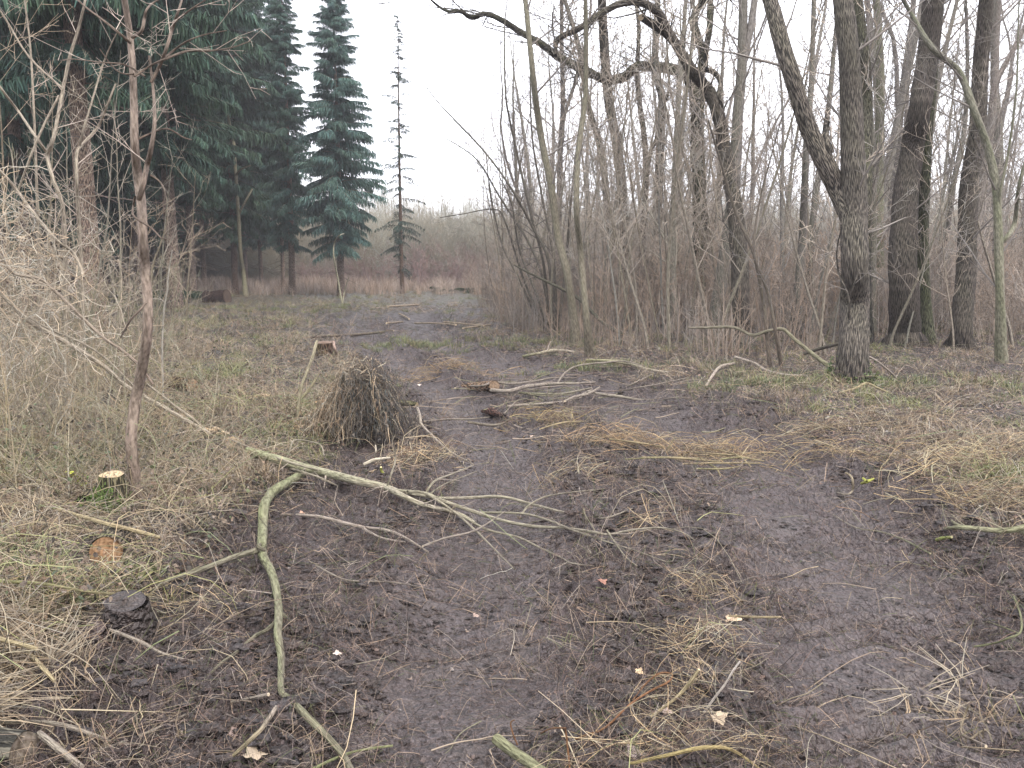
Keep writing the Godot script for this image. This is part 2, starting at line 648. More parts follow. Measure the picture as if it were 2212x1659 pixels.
func make_named_trees() -> void:
	rng.seed = 77
	var grey := Color(0.200, 0.172, 0.160)
	var grey2 := Color(0.220, 0.198, 0.180)
	var dark := Color(0.135, 0.115, 0.105)
	var olive := Color(0.26, 0.235, 0.175)
	var tw := pp(0.0045, 3, Color(0.19, 0.168, 0.148), Color(0.20, 0.178, 0.16), [0.3, 0.22, 0.14, 0.1])
	# the big forked tree in front
	var big := traced_tree("forked_tree", "big forked tree with fissured grey bark and mossy foot right of the track", "tree", Vector2(1843, 828), [
		{"part": "trunk", "list": [1841, 836, 92, 1842, 800, 72, 1844, 745, 63, 1847, 650, 60, 1847, 573, 57, 1845, 458, 57, 1841, 344, 48, 1839, 229, 46, 1833, 115, 43, 1821, 0, 38], "reach": 6.0, "sides": 26, "gap": 1.1, "from": 0.12, "size": Vector2(0.5, 1.3)},
		{"part": "leaning_limb", "list": [1838, 470, 46, 1811, 412, 42, 1784, 355, 39, 1750, 287, 37, 1721, 200, 35, 1695, 115, 34, 1664, 0, 30], "bow": 0.15, "reach": 4.0, "sides": 20, "gap": 0.7, "size": Vector2(0.5, 1.6), "from": 0.3},
		{"part": "broken_stub", "list": [1795, 330, 16, 1788, 309, 13, 1786, 285, 10, 1791, 262, 4], "sides": 7},
		{"part": "shoot", "list": [1834, 690, 5, 1833, 640, 4, 1812, 590, 4, 1808, 540, 3, 1818, 490, 3, 1822, 450, 2], "dd": -0.32, "sides": 5, "gap": 0.35, "size": Vector2(0.2, 0.5)},
		{"part": "shoot", "list": [1832, 650, 4, 1850, 600, 4, 1866, 560, 3, 1870, 520, 2], "dd": -0.34, "sides": 5, "gap": 0.3, "size": Vector2(0.2, 0.5)},
	], mat.bark, grey, grey2, {"share": 0.16, "lump": 0.10, "flare": 0.35, "twigs": tw})
	# moss and ivy about its foot
	var ivy := MB.new()
	for k in 1600:
		var a := rng.randf() * TAU
		var hh := absf(rng.randfn()) * 0.14
		var rr := 0.385 - minf(hh, 0.2) * 0.55 + rng.randf() * 0.03
		if cos(a - 2.4) < rng.randf_range(-0.6, 1.0):
			continue
		var q := Vector3(cos(a) * rr, hh - 0.04, sin(a) * rr)
		var out := Vector3(cos(a), 0.3, sin(a))
		var w := rng.randf_range(0.012, 0.035)
		ivy.ribbon(PackedVector3Array([q, q + (out + ball()).normalized() * w, q + (out + ball() + Vector3.DOWN * 0.3).normalized() * w * 1.8]), ball().normalized(), w, w * 0.4, shade(Color(0.07, 0.10, 0.03), 0.5), shade(Color(0.11, 0.13, 0.05), 0.4))
	part("moss", ivy.done(), mat.leaf, big).set_meta("kind", "stuff")

	traced_tree("straight_tree", "straight grey tree standing close behind the big forked tree", "tree", Vector2(1872, 742), [
		{"part": "trunk", "list": [1868, 750, 30, 1868, 640, 27, 1868, 545, 26, 1870, 400, 25, 1873, 230, 23, 1867, 115, 21, 1853, 0, 19], "reach": 7.0, "gap": 0.9, "size": Vector2(0.6, 2.0)}], mat.bark, grey2, Color(0.19, 0.175, 0.145), {"twigs": tw, "share": 0.35})
	traced_tree("pale_tree", "pale olive thin tree seen in the gap right of the forked trunk", "tree", Vector2(1900, 690), [
		{"part": "trunk", "list": [1901, 695, 22, 1899, 515, 20, 1899, 344, 19, 1902, 172, 17, 1893, 0, 14], "reach": 6.0, "gap": 0.9, "size": Vector2(0.8, 2.6)}], mat.smooth, olive, olive, {"twigs": tw, "share": 0.4})
	# the two massive ones at the right
	traced_tree("massive_tree", "massive dark rough-barked tree leaning right, with a brushy foot", "tree", Vector2(1958, 748), [
		{"part": "trunk", "list": [1956, 752, 80, 1956, 725, 66, 1952, 640, 60, 1950, 545, 57, 1959, 401, 51, 1973, 310, 46, 1988, 229, 43, 2005, 115, 43, 2016, 0, 42], "reach": 8.0, "sides": 24, "gap": 1.2, "from": 0.1, "size": Vector2(0.7, 2.0)}], mat.bark, dark, grey, {"twigs": tw, "share": 0.12, "lump": 0.12})
	traced_tree("straight_tree", "paler mossy trunk growing right against the massive leaning tree", "tree", Vector2(2000, 744), [
		{"part": "trunk", "list": [2000, 750, 32, 1996, 640, 27, 1993, 515, 25, 1999, 344, 24, 2013, 172, 22, 2028, 0, 20], "reach": 6.0, "gap": 1.0, "size": Vector2(0.7, 2.2)}], mat.bark, Color(0.155, 0.155, 0.115), grey2, {"twigs": tw, "share": 0.5})
	traced_tree("massive_tree", "tall dark tree tapering upward, second massive trunk from the right edge", "tree", Vector2(2074, 752), [
		{"part": "trunk", "list": [2074, 757, 56, 2076, 720, 45, 2082, 640, 43, 2088, 573, 40, 2094, 401, 37, 2111, 286, 33, 2119, 143, 31, 2131, 0, 28], "reach": 8.0, "sides": 20, "gap": 1.0, "from": 0.15, "size": Vector2(0.7, 2.4)}], mat.bark, dark, grey, {"twigs": tw, "share": 0.15})
	traced_tree("crooked_tree", "crooked olive tree bending left over the woods at the far right", "tree", Vector2(2165, 782), [
		{"part": "trunk", "list": [2163, 788, 24, 2160, 640, 19, 2157, 516, 18, 2151, 401, 17, 2134, 321, 16, 2105, 241, 15, 2071, 155, 14, 2013, 103, 12, 1968, 29, 9, 1940, -20, 7], "gap": 0.5, "size": Vector2(0.5, 1.8), "from": 0.2},
		{"part": "side_stem", "list": [2151, 533, 11, 2175, 512, 10, 2192, 480, 9, 2202, 400, 8, 2230, 300, 7], "reach": 2.5, "gap": 0.5, "size": Vector2(0.4, 1.4)},
		{"part": "side_stem", "list": [2157, 480, 7, 2160, 420, 6, 2178, 330, 5, 2195, 200, 4, 2200, 60, 3], "reach": 1.5, "gap": 0.5, "size": Vector2(0.4, 1.0)}], mat.smooth, olive, grey2, {"twigs": tw, "share": 0.4, "flare": 0.25})
	traced_tree("slim_tree", "slim dark tree leaning right, left one of the pair before the forked tree", "tree", Vector2(1717, 722), [
		{"part": "trunk", "list": [1717, 726, 22, 1722, 650, 18, 1733, 516, 16, 1741, 344, 14, 1753, 172, 11, 1758, 0, 9], "reach": 5.0, "gap": 0.7, "size": Vector2(0.5, 1.8)}], mat.smooth, grey, grey2, {"twigs": tw})
	traced_tree("slim_tree", "slim dark tree leaning right, right one of the pair beside the forked tree", "tree", Vector2(1742, 694), [
		{"part": "trunk", "list": [1742, 698, 18, 1748, 590, 15, 1755, 487, 14, 1773, 344, 12, 1790, 229, 11, 1801, 115, 9, 1812, 0, 8], "reach": 5.0, "gap": 0.8, "size": Vector2(0.6, 2.2)}], mat.smooth, dark, grey, {"twigs": tw})
	traced_tree("slim_tree", "slim tree slanting right between the two massive trunks", "tree", Vector2(2025, 690), [
		{"part": "trunk", "list": [2024, 694, 18, 2036, 573, 15, 2059, 401, 12, 2082, 287, 10, 2090, 150, 8, 2086, 0, 6], "reach": 4.0, "gap": 0.9, "size": Vector2(0.7, 2.4)}], mat.smooth, grey, grey2, {"twigs": tw})
	# saplings by the track
	traced_tree("twin_sapling", "thin brown sapling leaning left with two stems, left of the forked tree", "sapling", Vector2(1664, 796), [
		{"part": "stem", "list": [1665, 800, 11, 1656, 720, 9, 1650, 659, 9, 1629, 550, 8, 1589, 458, 7, 1555, 344, 5, 1530, 260, 3], "gap": 0.35, "size": Vector2(0.3, 1.1), "sides": 7},
		{"part": "stem", "list": [1690, 804, 10, 1676, 720, 8, 1658, 630, 7, 1629, 548, 6, 1640, 440, 4, 1668, 330, 3, 1690, 250, 2], "gap": 0.35, "size": Vector2(0.3, 1.0), "sides": 7}], mat.smooth, Color(0.15, 0.115, 0.09), Color(0.15, 0.125, 0.105), {"twigs": tw, "lump": 0.0, "flare": 0.1, "share": 0.1})
	# the oak with the long crooked limb
	var oak := pp(0.007, 3, Color(0.085, 0.075, 0.065), Color(0.085, 0.075, 0.068), [0.4, 0.25, 0.15, 0.12], 0.0, 0.28, 0.5)
	traced_tree("crooked_oak", "dark oak whose long crooked limb snakes left over the track", "tree", Vector2(1505, 697), [
		{"part": "trunk", "list": [1505, 702, 40, 1508, 640, 32, 1512, 550, 30, 1510, 400, 28, 1507, 300, 28, 1505, 225, 29, 1497, 170, 27], "sides": 16, "gap": 1.0, "size": Vector2(0.5, 1.6), "from": 0.35},
		{"part": "crooked_limb", "list": [1499, 185, 25, 1475, 157, 23, 1440, 147, 22, 1400, 143, 21, 1375, 145, 20, 1350, 165, 20, 1315, 173, 19, 1280, 160, 18, 1245, 142, 17, 1205, 122, 17, 1170, 95, 14, 1125, 70, 13, 1090, 47, 12, 1050, 30, 11, 1020, 38, 10, 995, 25, 8, 970, 25, 7, 948, 14, 5, 925, -6, 3], "bow": -1.2, "sides": 12, "gap": 0.5, "size": Vector2(0.6, 2.2), "from": 0.1},
		{"part": "crooked_limb", "list": [1503, 178, 22, 1520, 130, 20, 1505, 75, 19, 1498, 40, 16, 1520, 0, 14], "reach": 4.0, "sides": 12, "gap": 0.6, "size": Vector2(0.6, 2.0)},
		{"part": "crooked_limb", "list": [1518, 140, 15, 1532, 65, 14, 1535, 0, 13], "reach": 4.0, "sides": 10, "gap": 0.8, "size": Vector2(0.6, 2.2)}], mat.bark, dark, Color(0.085, 0.078, 0.062), {"twigs": oak, "share": 0.35, "lump": 0.2})
	traced_tree("crooked_oak", "gnarled oak leaning left whose upper limb arches over the crooked one", "tree", Vector2(1600, 752), [
		{"part": "trunk", "list": [1602, 758, 50, 1600, 720, 40, 1600, 650, 37, 1595, 525, 35, 1585, 425, 33, 1565, 325, 31, 1550, 240, 28, 1525, 190, 25, 1490, 145, 23, 1460, 95, 21, 1430, 65, 18, 1385, 37, 14], "bow": 0.6, "sides": 18, "gap": 0.9, "size": Vector2(0.4, 1.4), "from": 0.25, "cap": true},
		{"part": "arching_limb", "list": [1462, 98, 20, 1440, 60, 18, 1420, 25, 17, 1380, 4, 16, 1340, 8, 15, 1300, 28, 14, 1250, 62, 13, 1205, 85, 11, 1200, 120, 7], "bow": -0.6, "dd": 0.6, "sides": 10, "gap": 0.45, "size": Vector2(0.5, 1.9)},
		{"part": "twisted_branch", "list": [1525, 150, 12, 1545, 158, 11, 1556, 178, 10, 1552, 205, 8, 1562, 232, 5], "dd": 0.4, "sides": 8}], mat.bark, grey, dark, {"twigs": oak, "share": 0.2, "lump": 0.22})
	traced_tree("leaning_tree", "ringed grey-brown tree leaning left under the crooked limb", "tree", Vector2(1352, 684), [
		{"part": "trunk", "list": [1352, 690, 30, 1350, 600, 22, 1345, 450, 21, 1335, 325, 21, 1315, 215, 20, 1305, 100, 20, 1300, 0, 18], "reach": 7.0, "gap": 0.7, "size": Vector2(0.6, 2.6)}], mat.bark, dark, grey, {"twigs": tw, "share": 0.2})
	traced_tree("leaning_tree", "thin brown tree leaning left, next to the ringed leaning one", "tree", Vector2(1320, 680), [
		{"part": "trunk", "list": [1320, 684, 20, 1318, 600, 16, 1310, 425, 15, 1295, 310, 14, 1270, 225, 12, 1250, 100, 10, 1220, 0, 9], "reach": 5.0, "gap": 0.7, "size": Vector2(0.6, 2.4)}], mat.smooth, Color(0.16, 0.13, 0.11), grey2, {"twigs": tw})
	traced_tree("dark_tree", "dark slender tree with a kinked branch, between the leaning tree and the crooked oak", "tree", Vector2(1382, 676), [
		{"part": "trunk", "list": [1382, 680, 17, 1387, 550, 14, 1395, 400, 13, 1392, 300, 12, 1377, 175, 10, 1380, 60, 8, 1372, 0, 7], "reach": 5.0, "gap": 0.7, "size": Vector2(0.6, 2.2)},
		{"part": "kinked_branch", "list": [1394, 410, 8, 1405, 330, 9, 1418, 300, 9, 1428, 240, 8, 1445, 190, 6, 1440, 90, 4, 1436, 0, 3], "reach": 2.0, "gap": 0.5, "size": Vector2(0.5, 1.6)}], mat.bark, dark, dark, {"twigs": tw})
	traced_tree("dark_tree", "taller dark tree with grey upper trunk, just left of the crooked oak", "tree", Vector2(1414, 670), [
		{"part": "trunk", "list": [1414, 674, 22, 1416, 600, 18, 1425, 350, 18, 1430, 215, 17, 1415, 150, 15, 1420, 25, 14, 1420, -20, 13], "reach": 6.0, "gap": 0.8, "size": Vector2(0.6, 2.4)}], mat.bark, dark, Color(0.17, 0.16, 0.15), {"twigs": tw})
	# slim pale pair at the corner of the track
	traced_tree("slim_pale_tree", "slim pale olive tree curving left, left one of the pair at the bend", "tree", Vector2(1246, 748), [
		{"part": "trunk", "list": [1246, 754, 22, 1238, 680, 18, 1225, 590, 17, 1205, 510, 16, 1190, 400, 15, 1165, 275, 13, 1150, 150, 12, 1135, 0, 10], "reach": 4.0, "gap": 0.8, "size": Vector2(0.4, 1.5), "from": 0.3}], mat.smooth, Color(0.175, 0.145, 0.11), Color(0.24, 0.22, 0.165), {"twigs": tw, "share": 0.15, "lump": 0.08})
	traced_tree("slim_pale_tree", "slim pale olive tree almost straight, right one of the pair at the bend", "tree", Vector2(1275, 768), [
		{"part": "trunk", "list": [1275, 774, 19, 1266, 680, 15, 1255, 550, 13, 1245, 450, 12, 1250, 325, 11, 1265, 200, 10, 1265, 0, 9], "reach": 4.0, "gap": 0.8, "size": Vector2(0.4, 1.4), "from": 0.3}], mat.smooth, Color(0.175, 0.145, 0.11), Color(0.24, 0.22, 0.165), {"twigs": tw, "share": 0.15, "lump": 0.08})
	# a coppiced shrub fanning left over the track
	var cp := pp(0.004, 3, Color(0.10, 0.088, 0.075), Color(0.11, 0.10, 0.09), [0.35, 0.25, 0.16, 0.12], 0.03, 0.2, 0.5)
	traced_tree("coppice_shrub", "tall many-stemmed bare shrub fanning left over the bend of the track", "shrub", Vector2(1188, 716), [
		{"part": "stem", "list": [1200, 716, 9, 1185, 565, 7, 1150, 490, 6, 1100, 400, 5, 1040, 320, 4, 950, 225, 2.5, 905, 165, 1.5], "gap": 0.3, "size": Vector2(0.4, 1.5), "sides": 6},
		{"part": "stem", "list": [1192, 716, 8, 1172, 600, 6, 1140, 520, 5, 1082, 430, 4, 1030, 345, 3, 965, 300, 2], "gap": 0.3, "size": Vector2(0.4, 1.3), "sides": 6},
		{"part": "stem", "list": [1186, 718, 8, 1175, 575, 6, 1150, 475, 6, 1110, 300, 5, 1092, 200, 4, 1090, 60, 3], "reach": 1.5, "gap": 0.35, "size": Vector2(0.4, 1.5), "sides": 6},
		{"part": "stem", "list": [1178, 714, 7, 1130, 600, 5, 1090, 475, 4, 1065, 452, 3, 1000, 462, 2, 950, 470, 1.5], "gap": 0.4, "size": Vector2(0.3, 0.9), "sides": 6},
		{"part": "stem", "list": [1202, 714, 8, 1196, 560, 6, 1170, 420, 5, 1150, 300, 4, 1145, 180, 3], "reach": 1.0, "gap": 0.35, "size": Vector2(0.4, 1.4), "sides": 6},
		{"part": "stem", "list": [1170, 710, 6, 1120, 600, 5, 1085, 530, 4, 1060, 420, 3, 1050, 330, 2], "gap": 0.3, "size": Vector2(0.3, 1.0), "sides": 6},
		{"part": "stem", "list": [1206, 716, 7, 1222, 580, 6, 1232, 450, 5, 1248, 300, 4, 1262, 210, 2], "gap": 0.35, "size": Vector2(0.3, 1.2), "sides": 6},
		{"part": "stem", "list": [1182, 716, 6, 1160, 640, 5, 1122, 540, 4, 1105, 440, 3, 1078, 380, 2], "gap": 0.3, "size": Vector2(0.3, 1.0), "sides": 6}], mat.smooth, Color(0.12, 0.10, 0.085), Color(0.13, 0.115, 0.1), {"twigs": cp, "lump": 0.0, "flare": 0.1, "share": 0.1})

# ---------------------------------------------------------------- the rest of the woods, from a few grown kinds
func grown_tree(height: float, r: float, clear: float, lean: float, levels: int, gap: float, c0: Color, c1: Color, sides := 8, fork := 0.0, thin := 0.006) -> Array:
	var t := MB.new()
	var p := PackedVector3Array([Vector3(0, -0.15, 0)])
	var rad := PackedFloat32Array([r * 1.35])
	var dir := Vector3(rng.randf_range(-lean, lean), 1, rng.randf_range(-lean, lean)).normalized()
	var q := Vector3(0, 0.0, 0)
	var steps := 14
	for k in steps:
		dir = (dir + ball() * 0.06 + Vector3.UP * 0.05).normalized()
		q += dir * height / steps
		p.push_back(q)
		rad.push_back(r * (1.0 - 0.85 * pow(float(k + 1) / steps, 1.2)))
	t.tube(p, rad, sides, c0, c1, Color(0.13, 0.135, 0.07), 0.3)
	var b := MB.new()
	var P := pp(thin, levels, c1 * 1.15, c1 * 1.15, [0.45, 0.32, 0.18, 0.13], 0.10, 0.17, 0.5)
	if fork > 0.0:
		var fp := int(fork * steps)
		grow(t, p[fp], (Vector3(rng.randf_range(-0.5, 0.5), 1, rng.randf_range(-0.5, 0.5))).normalized(), height * (1.0 - fork), rad[fp] * 0.75, levels, P)
	clothe(b, p, rad, clear, gap, Vector2(0.8, height * 0.24), P)
	return [t.done(), b.done()]

func wood_words(x: float, d: float) -> String:
	var px := 1106.0 + FOCAL * x / d
	var names := [[1110, "left of the coppice shrub"], [1190, "behind the coppice shrub"], [1260, "behind the slim pale pair"], [1345, "behind the brown leaning tree"], [1400, "behind the ringed leaning tree"], [1470, "behind the two dark trees"], [1550, "behind the crooked-limbed oak"], [1630, "behind the gnarled arching oak"], [1700, "behind the twin brown sapling"], [1790, "behind the slim dark pair"], [1900, "behind the big forked tree"], [1990, "behind the massive leaning tree"], [2060, "between the two massive trees"], [2130, "behind the second massive tree"], [2215, "behind the crooked olive tree"]]
	for n in names:
		if px < n[0]:
			return n[1]
	return "at the right edge of the wood"

func depth_words(d: float) -> String:
	return "close" if d < 21.0 else "fairly close" if d < 27.0 else "midway" if d < 35.0 else "farther in" if d < 48.0 else "far back" if d < 62.0 else "farthest back"

func make_woods() -> void:
	rng.seed = 411
	var kinds: Array[Node3D] = []
	var names := ["bare_tree", "bare_tree", "bare_tree", "bare_tree", "bare_tree", "bare_tree"]
	var cols := [Color(0.205, 0.182, 0.165), Color(0.26, 0.235, 0.205), Color(0.175, 0.152, 0.138), Color(0.275, 0.25, 0.20), Color(0.235, 0.20, 0.175), Color(0.25, 0.23, 0.21)]
	var hs := [13.0, 15.0, 11.0, 12.0, 14.0, 9.0]
	var rs := [0.15, 0.19, 0.10, 0.09, 0.13, 0.07]
	# spots: in the woods right of the track, thinning near it
	var spots: Array = []
	var tries := 0
	while spots.size() < 112 and tries < 20000:
		tries += 1
		var d := 16.0 + 62.0 * pow(rng.randf(), 0.8)
		var x := rng.randf_range(-0.05, 0.84) * d
		if x < table(edge_right, d) + 2.2 + (2.0 if d > 40.0 else 0.0) + maxf(0.0, (26.0 - d) * 0.12):
			continue
		var ok := true
		for s in spots:
			if (s - Vector2(x, d)).length() < 1.1:
				ok = false
				break
		if ok:
			spots.push_back(Vector2(x, d))
	spots.sort_custom(func(a, b): return a.y < b.y)
	for k in 6:
		var g := grown_tree(hs[k], rs[k], 0.10, 0.12, 3, 0.30, cols[k], cols[k] * 1.05, 9, 0.45 if k % 2 == 0 else 0.0)
		var o := thing("bare_tree", "", "tree", Vector3.ZERO, "bare trees of the wood right of the track")
		part("trunk", g[0], mat.smooth, o)
		part("crown", g[1], mat.twig, o)
		kinds.push_back(o)
	for k in spots.size():
		var s: Vector2 = spots[k]
		var kind: int = k % 6
		var label: String = ["greyish two-stemmed", "stout pale grey", "slim dark two-stemmed", "slim olive", "brown two-stemmed", "low thin grey"][kind] + " bare tree " + depth_words(s.y) + " " + wood_words(s.x, s.y)
		var at := Vector3(s.x, lay(s.x, -s.y, false), -s.y)
		var size := rng.randf_range(0.75, 1.2)
		if k < 6:
			kinds[k].position = at
			kinds[k].rotation.y = rng.randf() * TAU
			kinds[k].set_meta("label", label)
		else:
			place_copy(kinds[kind], label, at, rng.randf() * TAU, Vector3(size, size * rng.randf_range(0.9, 1.15), size))
	# saplings: thin poles between the trees
	var poles: Array[Node3D] = []
	var n := 0
	tries = 0
	while n < 205 and tries < 8000:
		tries += 1
		var d := 14.5 + 30.0 * pow(rng.randf(), 1.3)
		var x := (rng.randf_range(-0.05, 0.62) if n % 2 else rng.randf_range(-0.02, 0.26)) * d
		if x < table(edge_right, d) + 1.2 + maxf(0.0, (20.0 - d) * 0.25):
			continue
		var at := Vector3(x, lay(x, -d, false), -d)
		var label: String = ["upright", "leaning", "twiggy", "bent", "forked"][n % 5] + " thin sapling pole " + depth_words(d) + " " + wood_words(x, d)
		if n < 5:
			var c := shade(Color(0.27, 0.235, 0.195), 0.2)
			var g := grown_tree(rng.randf_range(4.0, 6.5), rng.randf_range(0.018, 0.032), 0.25, 0.25, 3, 0.3, c, c, 6)
			var o := thing("sapling", label, "sapling", at, "sapling poles in the right-hand wood")
			part("stem", g[0], mat.smooth, o)
			part("twigs", g[1], mat.twig, o)
			poles.push_back(o)
		else:
			place_copy(poles[n % 5], label, at, rng.randf() * TAU, Vector3.ONE * rng.randf_range(0.7, 1.25))
		n += 1
	# brushwood that nobody could count
	var brush := shrub_kinds(3, 1.8, 14, Color(0.28, 0.235, 0.20))
	var where := [[], [], []]
	var tint := [[], [], []]
	for k in 880:
		var d := 17.0 + 45.0 * pow(rng.randf(), 0.9)
		var x := rng.randf_range(-0.06, 0.90) * d
		var gap := x - table(edge_right, d) - 1.3 - maxf(0.0, (24.0 - d) * 0.4)
		if gap < 0.0:
			continue
		var q := rng.randi() % 3
		var s := rng.randf_range(0.55, 1.35) * (0.7 if d < 19.0 else 1.0)
		where[q].push_back(Transform3D(Basis(Vector3.UP, rng.randf() * TAU).scaled(Vector3(s, s * rng.randf_range(0.8, 1.3), s)), Vector3(x, lay(x, -d, false) - 0.05, -d)))
		tint[q].push_back(shade(Color(0.95, 0.93, 0.9), 0.25))
	var o := stuff("undergrowth", "tangled leafless brushwood under the trees of the right-hand wood", "undergrowth")
	for q in 3:
		copies("brushwood", brush[q], mat.twig, where[q], tint[q], o)
	# the ragged fringe of shoots and stalks along the right edge of the track
	var shoots := shrub_kinds(2, 0.9, 9, Color(0.25, 0.215, 0.185), 1)
	where = [[], []]
	tint = [[], []]
	for k in 150:
		var d := 13.5 + 20.0 * rng.randf()
		var x := table(edge_right, d) + 0.9 + absf(rng.randfn()) * 2.4 + maxf(0.0, (17.0 - d) * 0.45)
		var q := rng.randi() % 2
		var s := rng.randf_range(0.5, 1.3)
		where[q].push_back(Transform3D(Basis(Vector3.UP, rng.randf() * TAU).scaled(Vector3(s * 0.8, s, s * 0.8)), Vector3(x, lay(x, -d) - 0.03, -d)))
		tint[q].push_back(shade(Color(1, 0.95, 0.9), 0.3))
	o = stuff("shoots", "reddish brown upright shoots fringing the right side of the track", "shoots")
	for q in 2:
		copies("stalks", shoots[q], mat.twig, where[q], tint[q], o)

func shrub_kinds(count: int, height: float, stems: int, c: Color, levels := 2, thin := 0.0055) -> Array:
	var out := []
	for k in count:
		var b := MB.new()
		for s in stems:
			var a := rng.randf() * TAU
			var r := sqrt(rng.randf()) * height * 0.35
			var lean := rng.randf_range(0.0, 0.55)
			grow(b, Vector3(cos(a) * r, 0, sin(a) * r), Vector3(cos(a + rng.randfn() * 0.7) * lean, 1, sin(a + rng.randfn() * 0.7) * lean), height * rng.randf_range(0.5, 1.1), thin * 2.0, 0, pp(thin, levels, shade(c, 0.25), shade(c, 0.25), [0.22, 0.16, 0.12], 0.03, 0.12, 0.5))
		out.push_back(b.done())
	return out

# ---------------------------------------------------------------- spruces
# one spray: a drooping branch one metre long towards +x with hanging side twigs
func spray(rows: int, hang: float, c: Color) -> ArrayMesh:
	var b := MB.new()
	var spine := PackedVector3Array()
	var rad := PackedFloat32Array()
	for k in 7:
		var f := k / 6.0
		spine.push_back(Vector3(f, 0.06 * sin(f * 3.0) - 0.30 * f * f + 0.10 * f * f * f, 0.03 * sin(f * 5.0)))
		rad.push_back(0.012 * (1.0 - f) + 0.002)
	b.tube(spine, rad, 4, Color(0.12, 0.085, 0.065), Color(0.10, 0.08, 0.05))
	for k in rows:
		var f := (k + 1.0) / rows
		var at := f * 6.0
		var i := mini(int(at), 5)
		var q := spine[i].lerp(spine[i + 1], at - i)
		for side in [-1.0, 1.0]:
			if f < 0.15 and rng.randf() < 0.6:
				continue
			var length := (0.36 * (1.0 - 0.75 * f) + 0.06) * rng.randf_range(0.7, 1.25)
			var dir := Vector3(rng.randf_range(0.5, 0.9), rng.randf_range(-0.2, 0.05), side).normalized()
			var p := PackedVector3Array([q])
			for j in 3:
				dir = (dir + Vector3(0.05, -0.22, 0) + ball() * 0.12).normalized()
				p.push_back(p[j] + dir * length / 3.0)
			var cc := shade(c, 0.35)
			b.ribbon(p, Vector3(-side * 0.6, rng.randf_range(-0.3, 0.5), 0.5).normalized(), 0.024, 0.010, cc, shade(c * 1.25, 0.25))
			for j in 7:
				var s := p[1 + j % 3].lerp(p[j % 3], rng.randf())
				var l2 := hang * rng.randf_range(0.5, 1.3) * (1.0 - 0.4 * f)
				var dd := Vector3(rng.randf_range(-0.1, 0.5), -1.0, rng.randf_range(-0.4, 0.4)).normalized()
				b.ribbon(PackedVector3Array([s, s + dd * l2 * 0.5 + ball() * 0.008, s + (dd + Vector3.DOWN * 0.4).normalized() * l2]), Vector3(rng.randfn(), 0, rng.randfn()).normalized(), 0.021, 0.007, shade(c, 0.45), shade(c * 1.2, 0.4))
	return b.done()

# height, trunk radius, crown from/to (share of height), widest reach, fullness
func spruce(label: String, at: Vector3, height: float, r: float, low: float, reach: float, gap: float, sprays: Array, group := "", trunk_c := Color(0.17, 0.115, 0.088), per := 7, bare := 1.0) -> Node3D:
	var o := thing("spruce", label, "spruce", at, group)
	var t := MB.new()
	var p := PackedVector3Array()
	var rad := PackedFloat32Array()
	var sway := Vector2(rng.randfn(), rng.randfn()) * 0.05
	for k in 17:
		var f := k / 16.0
		p.push_back(Vector3(sway.x * sin(f * 4.0), height * f - 0.15, sway.y * sin(f * 3.3)))
		rad.push_back(r * (1.0 - 0.93 * f) * (1.25 if k == 0 else 1.0))
	t.tube(p, rad, 10, trunk_c, trunk_c * 0.85, Color(0.10, 0.10, 0.06), 0.25)
	part("trunk", t.done(), mat.bark, o)
	var where := [[], []]
	var tint := [[], []]
	var y := height * low
	while y < height * 0.985:
		var f := (y - height * low) / (height * (1.0 - low))
		var wide := reach * pow(1.0 - f, 0.62) * (0.55 + 0.45 * smoothstep(0.0, 0.18, f)) + 0.15
		var tone := rng.randf_range(0.75, 1.2)
		var a0 := rng.randf() * TAU
		for j in per:
			if rng.randf() < 0.12:
				continue
			var a := a0 + TAU * j / per + rng.randfn() * 0.25
			var l := wide * (rng.randf_range(0.5, 1.2) if rng.randf() < 0.85 else rng.randf_range(0.25, 0.5))
			var pitch := lerpf(-0.22, 0.55, f) + rng.randfn() * 0.12
			var bs := Basis(Vector3.UP, a) * Basis(Vector3.BACK, pitch) * Basis(Vector3.RIGHT, rng.randfn() * 0.25)
			bs = bs.scaled_local(Vector3(l, lerpf(l, 1.1, 0.5), lerpf(l, 1.2, 0.5)))
			var q := rng.randi() % 2
			where[q].push_back(Transform3D(bs, Vector3(sway.x * sin(y / height * 4.0), y + rng.randfn() * gap * 0.9, sway.y * sin(y / height * 3.3))))
			tint[q].push_back(shade(Color(1, 1, 1) * tone, 0.15))
		y += gap * rng.randf_range(0.7, 1.3) * (1.0 - 0.4 * f)
	for q in 2:
		copies("needle_branches", sprays[q], mat.needle, where[q], tint[q], o)
	# dead lower branches
	if bare > 0.0:
		var b := MB.new()
		for k in int(26 * bare):
			var yy := rng.randf_range(0.06, low + 0.12) * height
			var a := rng.randf() * TAU
			var droop := rng.randf_range(-0.5, 0.1)
			grow(b, Vector3(0, yy, 0), Vector3(cos(a), droop, sin(a)), rng.randf_range(0.4, 1.0) * reach * 0.6, 0.014, 1, pp(0.006, 2, Color(0.13, 0.10, 0.085), Color(0.12, 0.10, 0.09), [0.4, 0.3, 0.2], -0.03, 0.10, 0.4))
		part("dead_branches", b.done(), mat.twig, o)
	return o

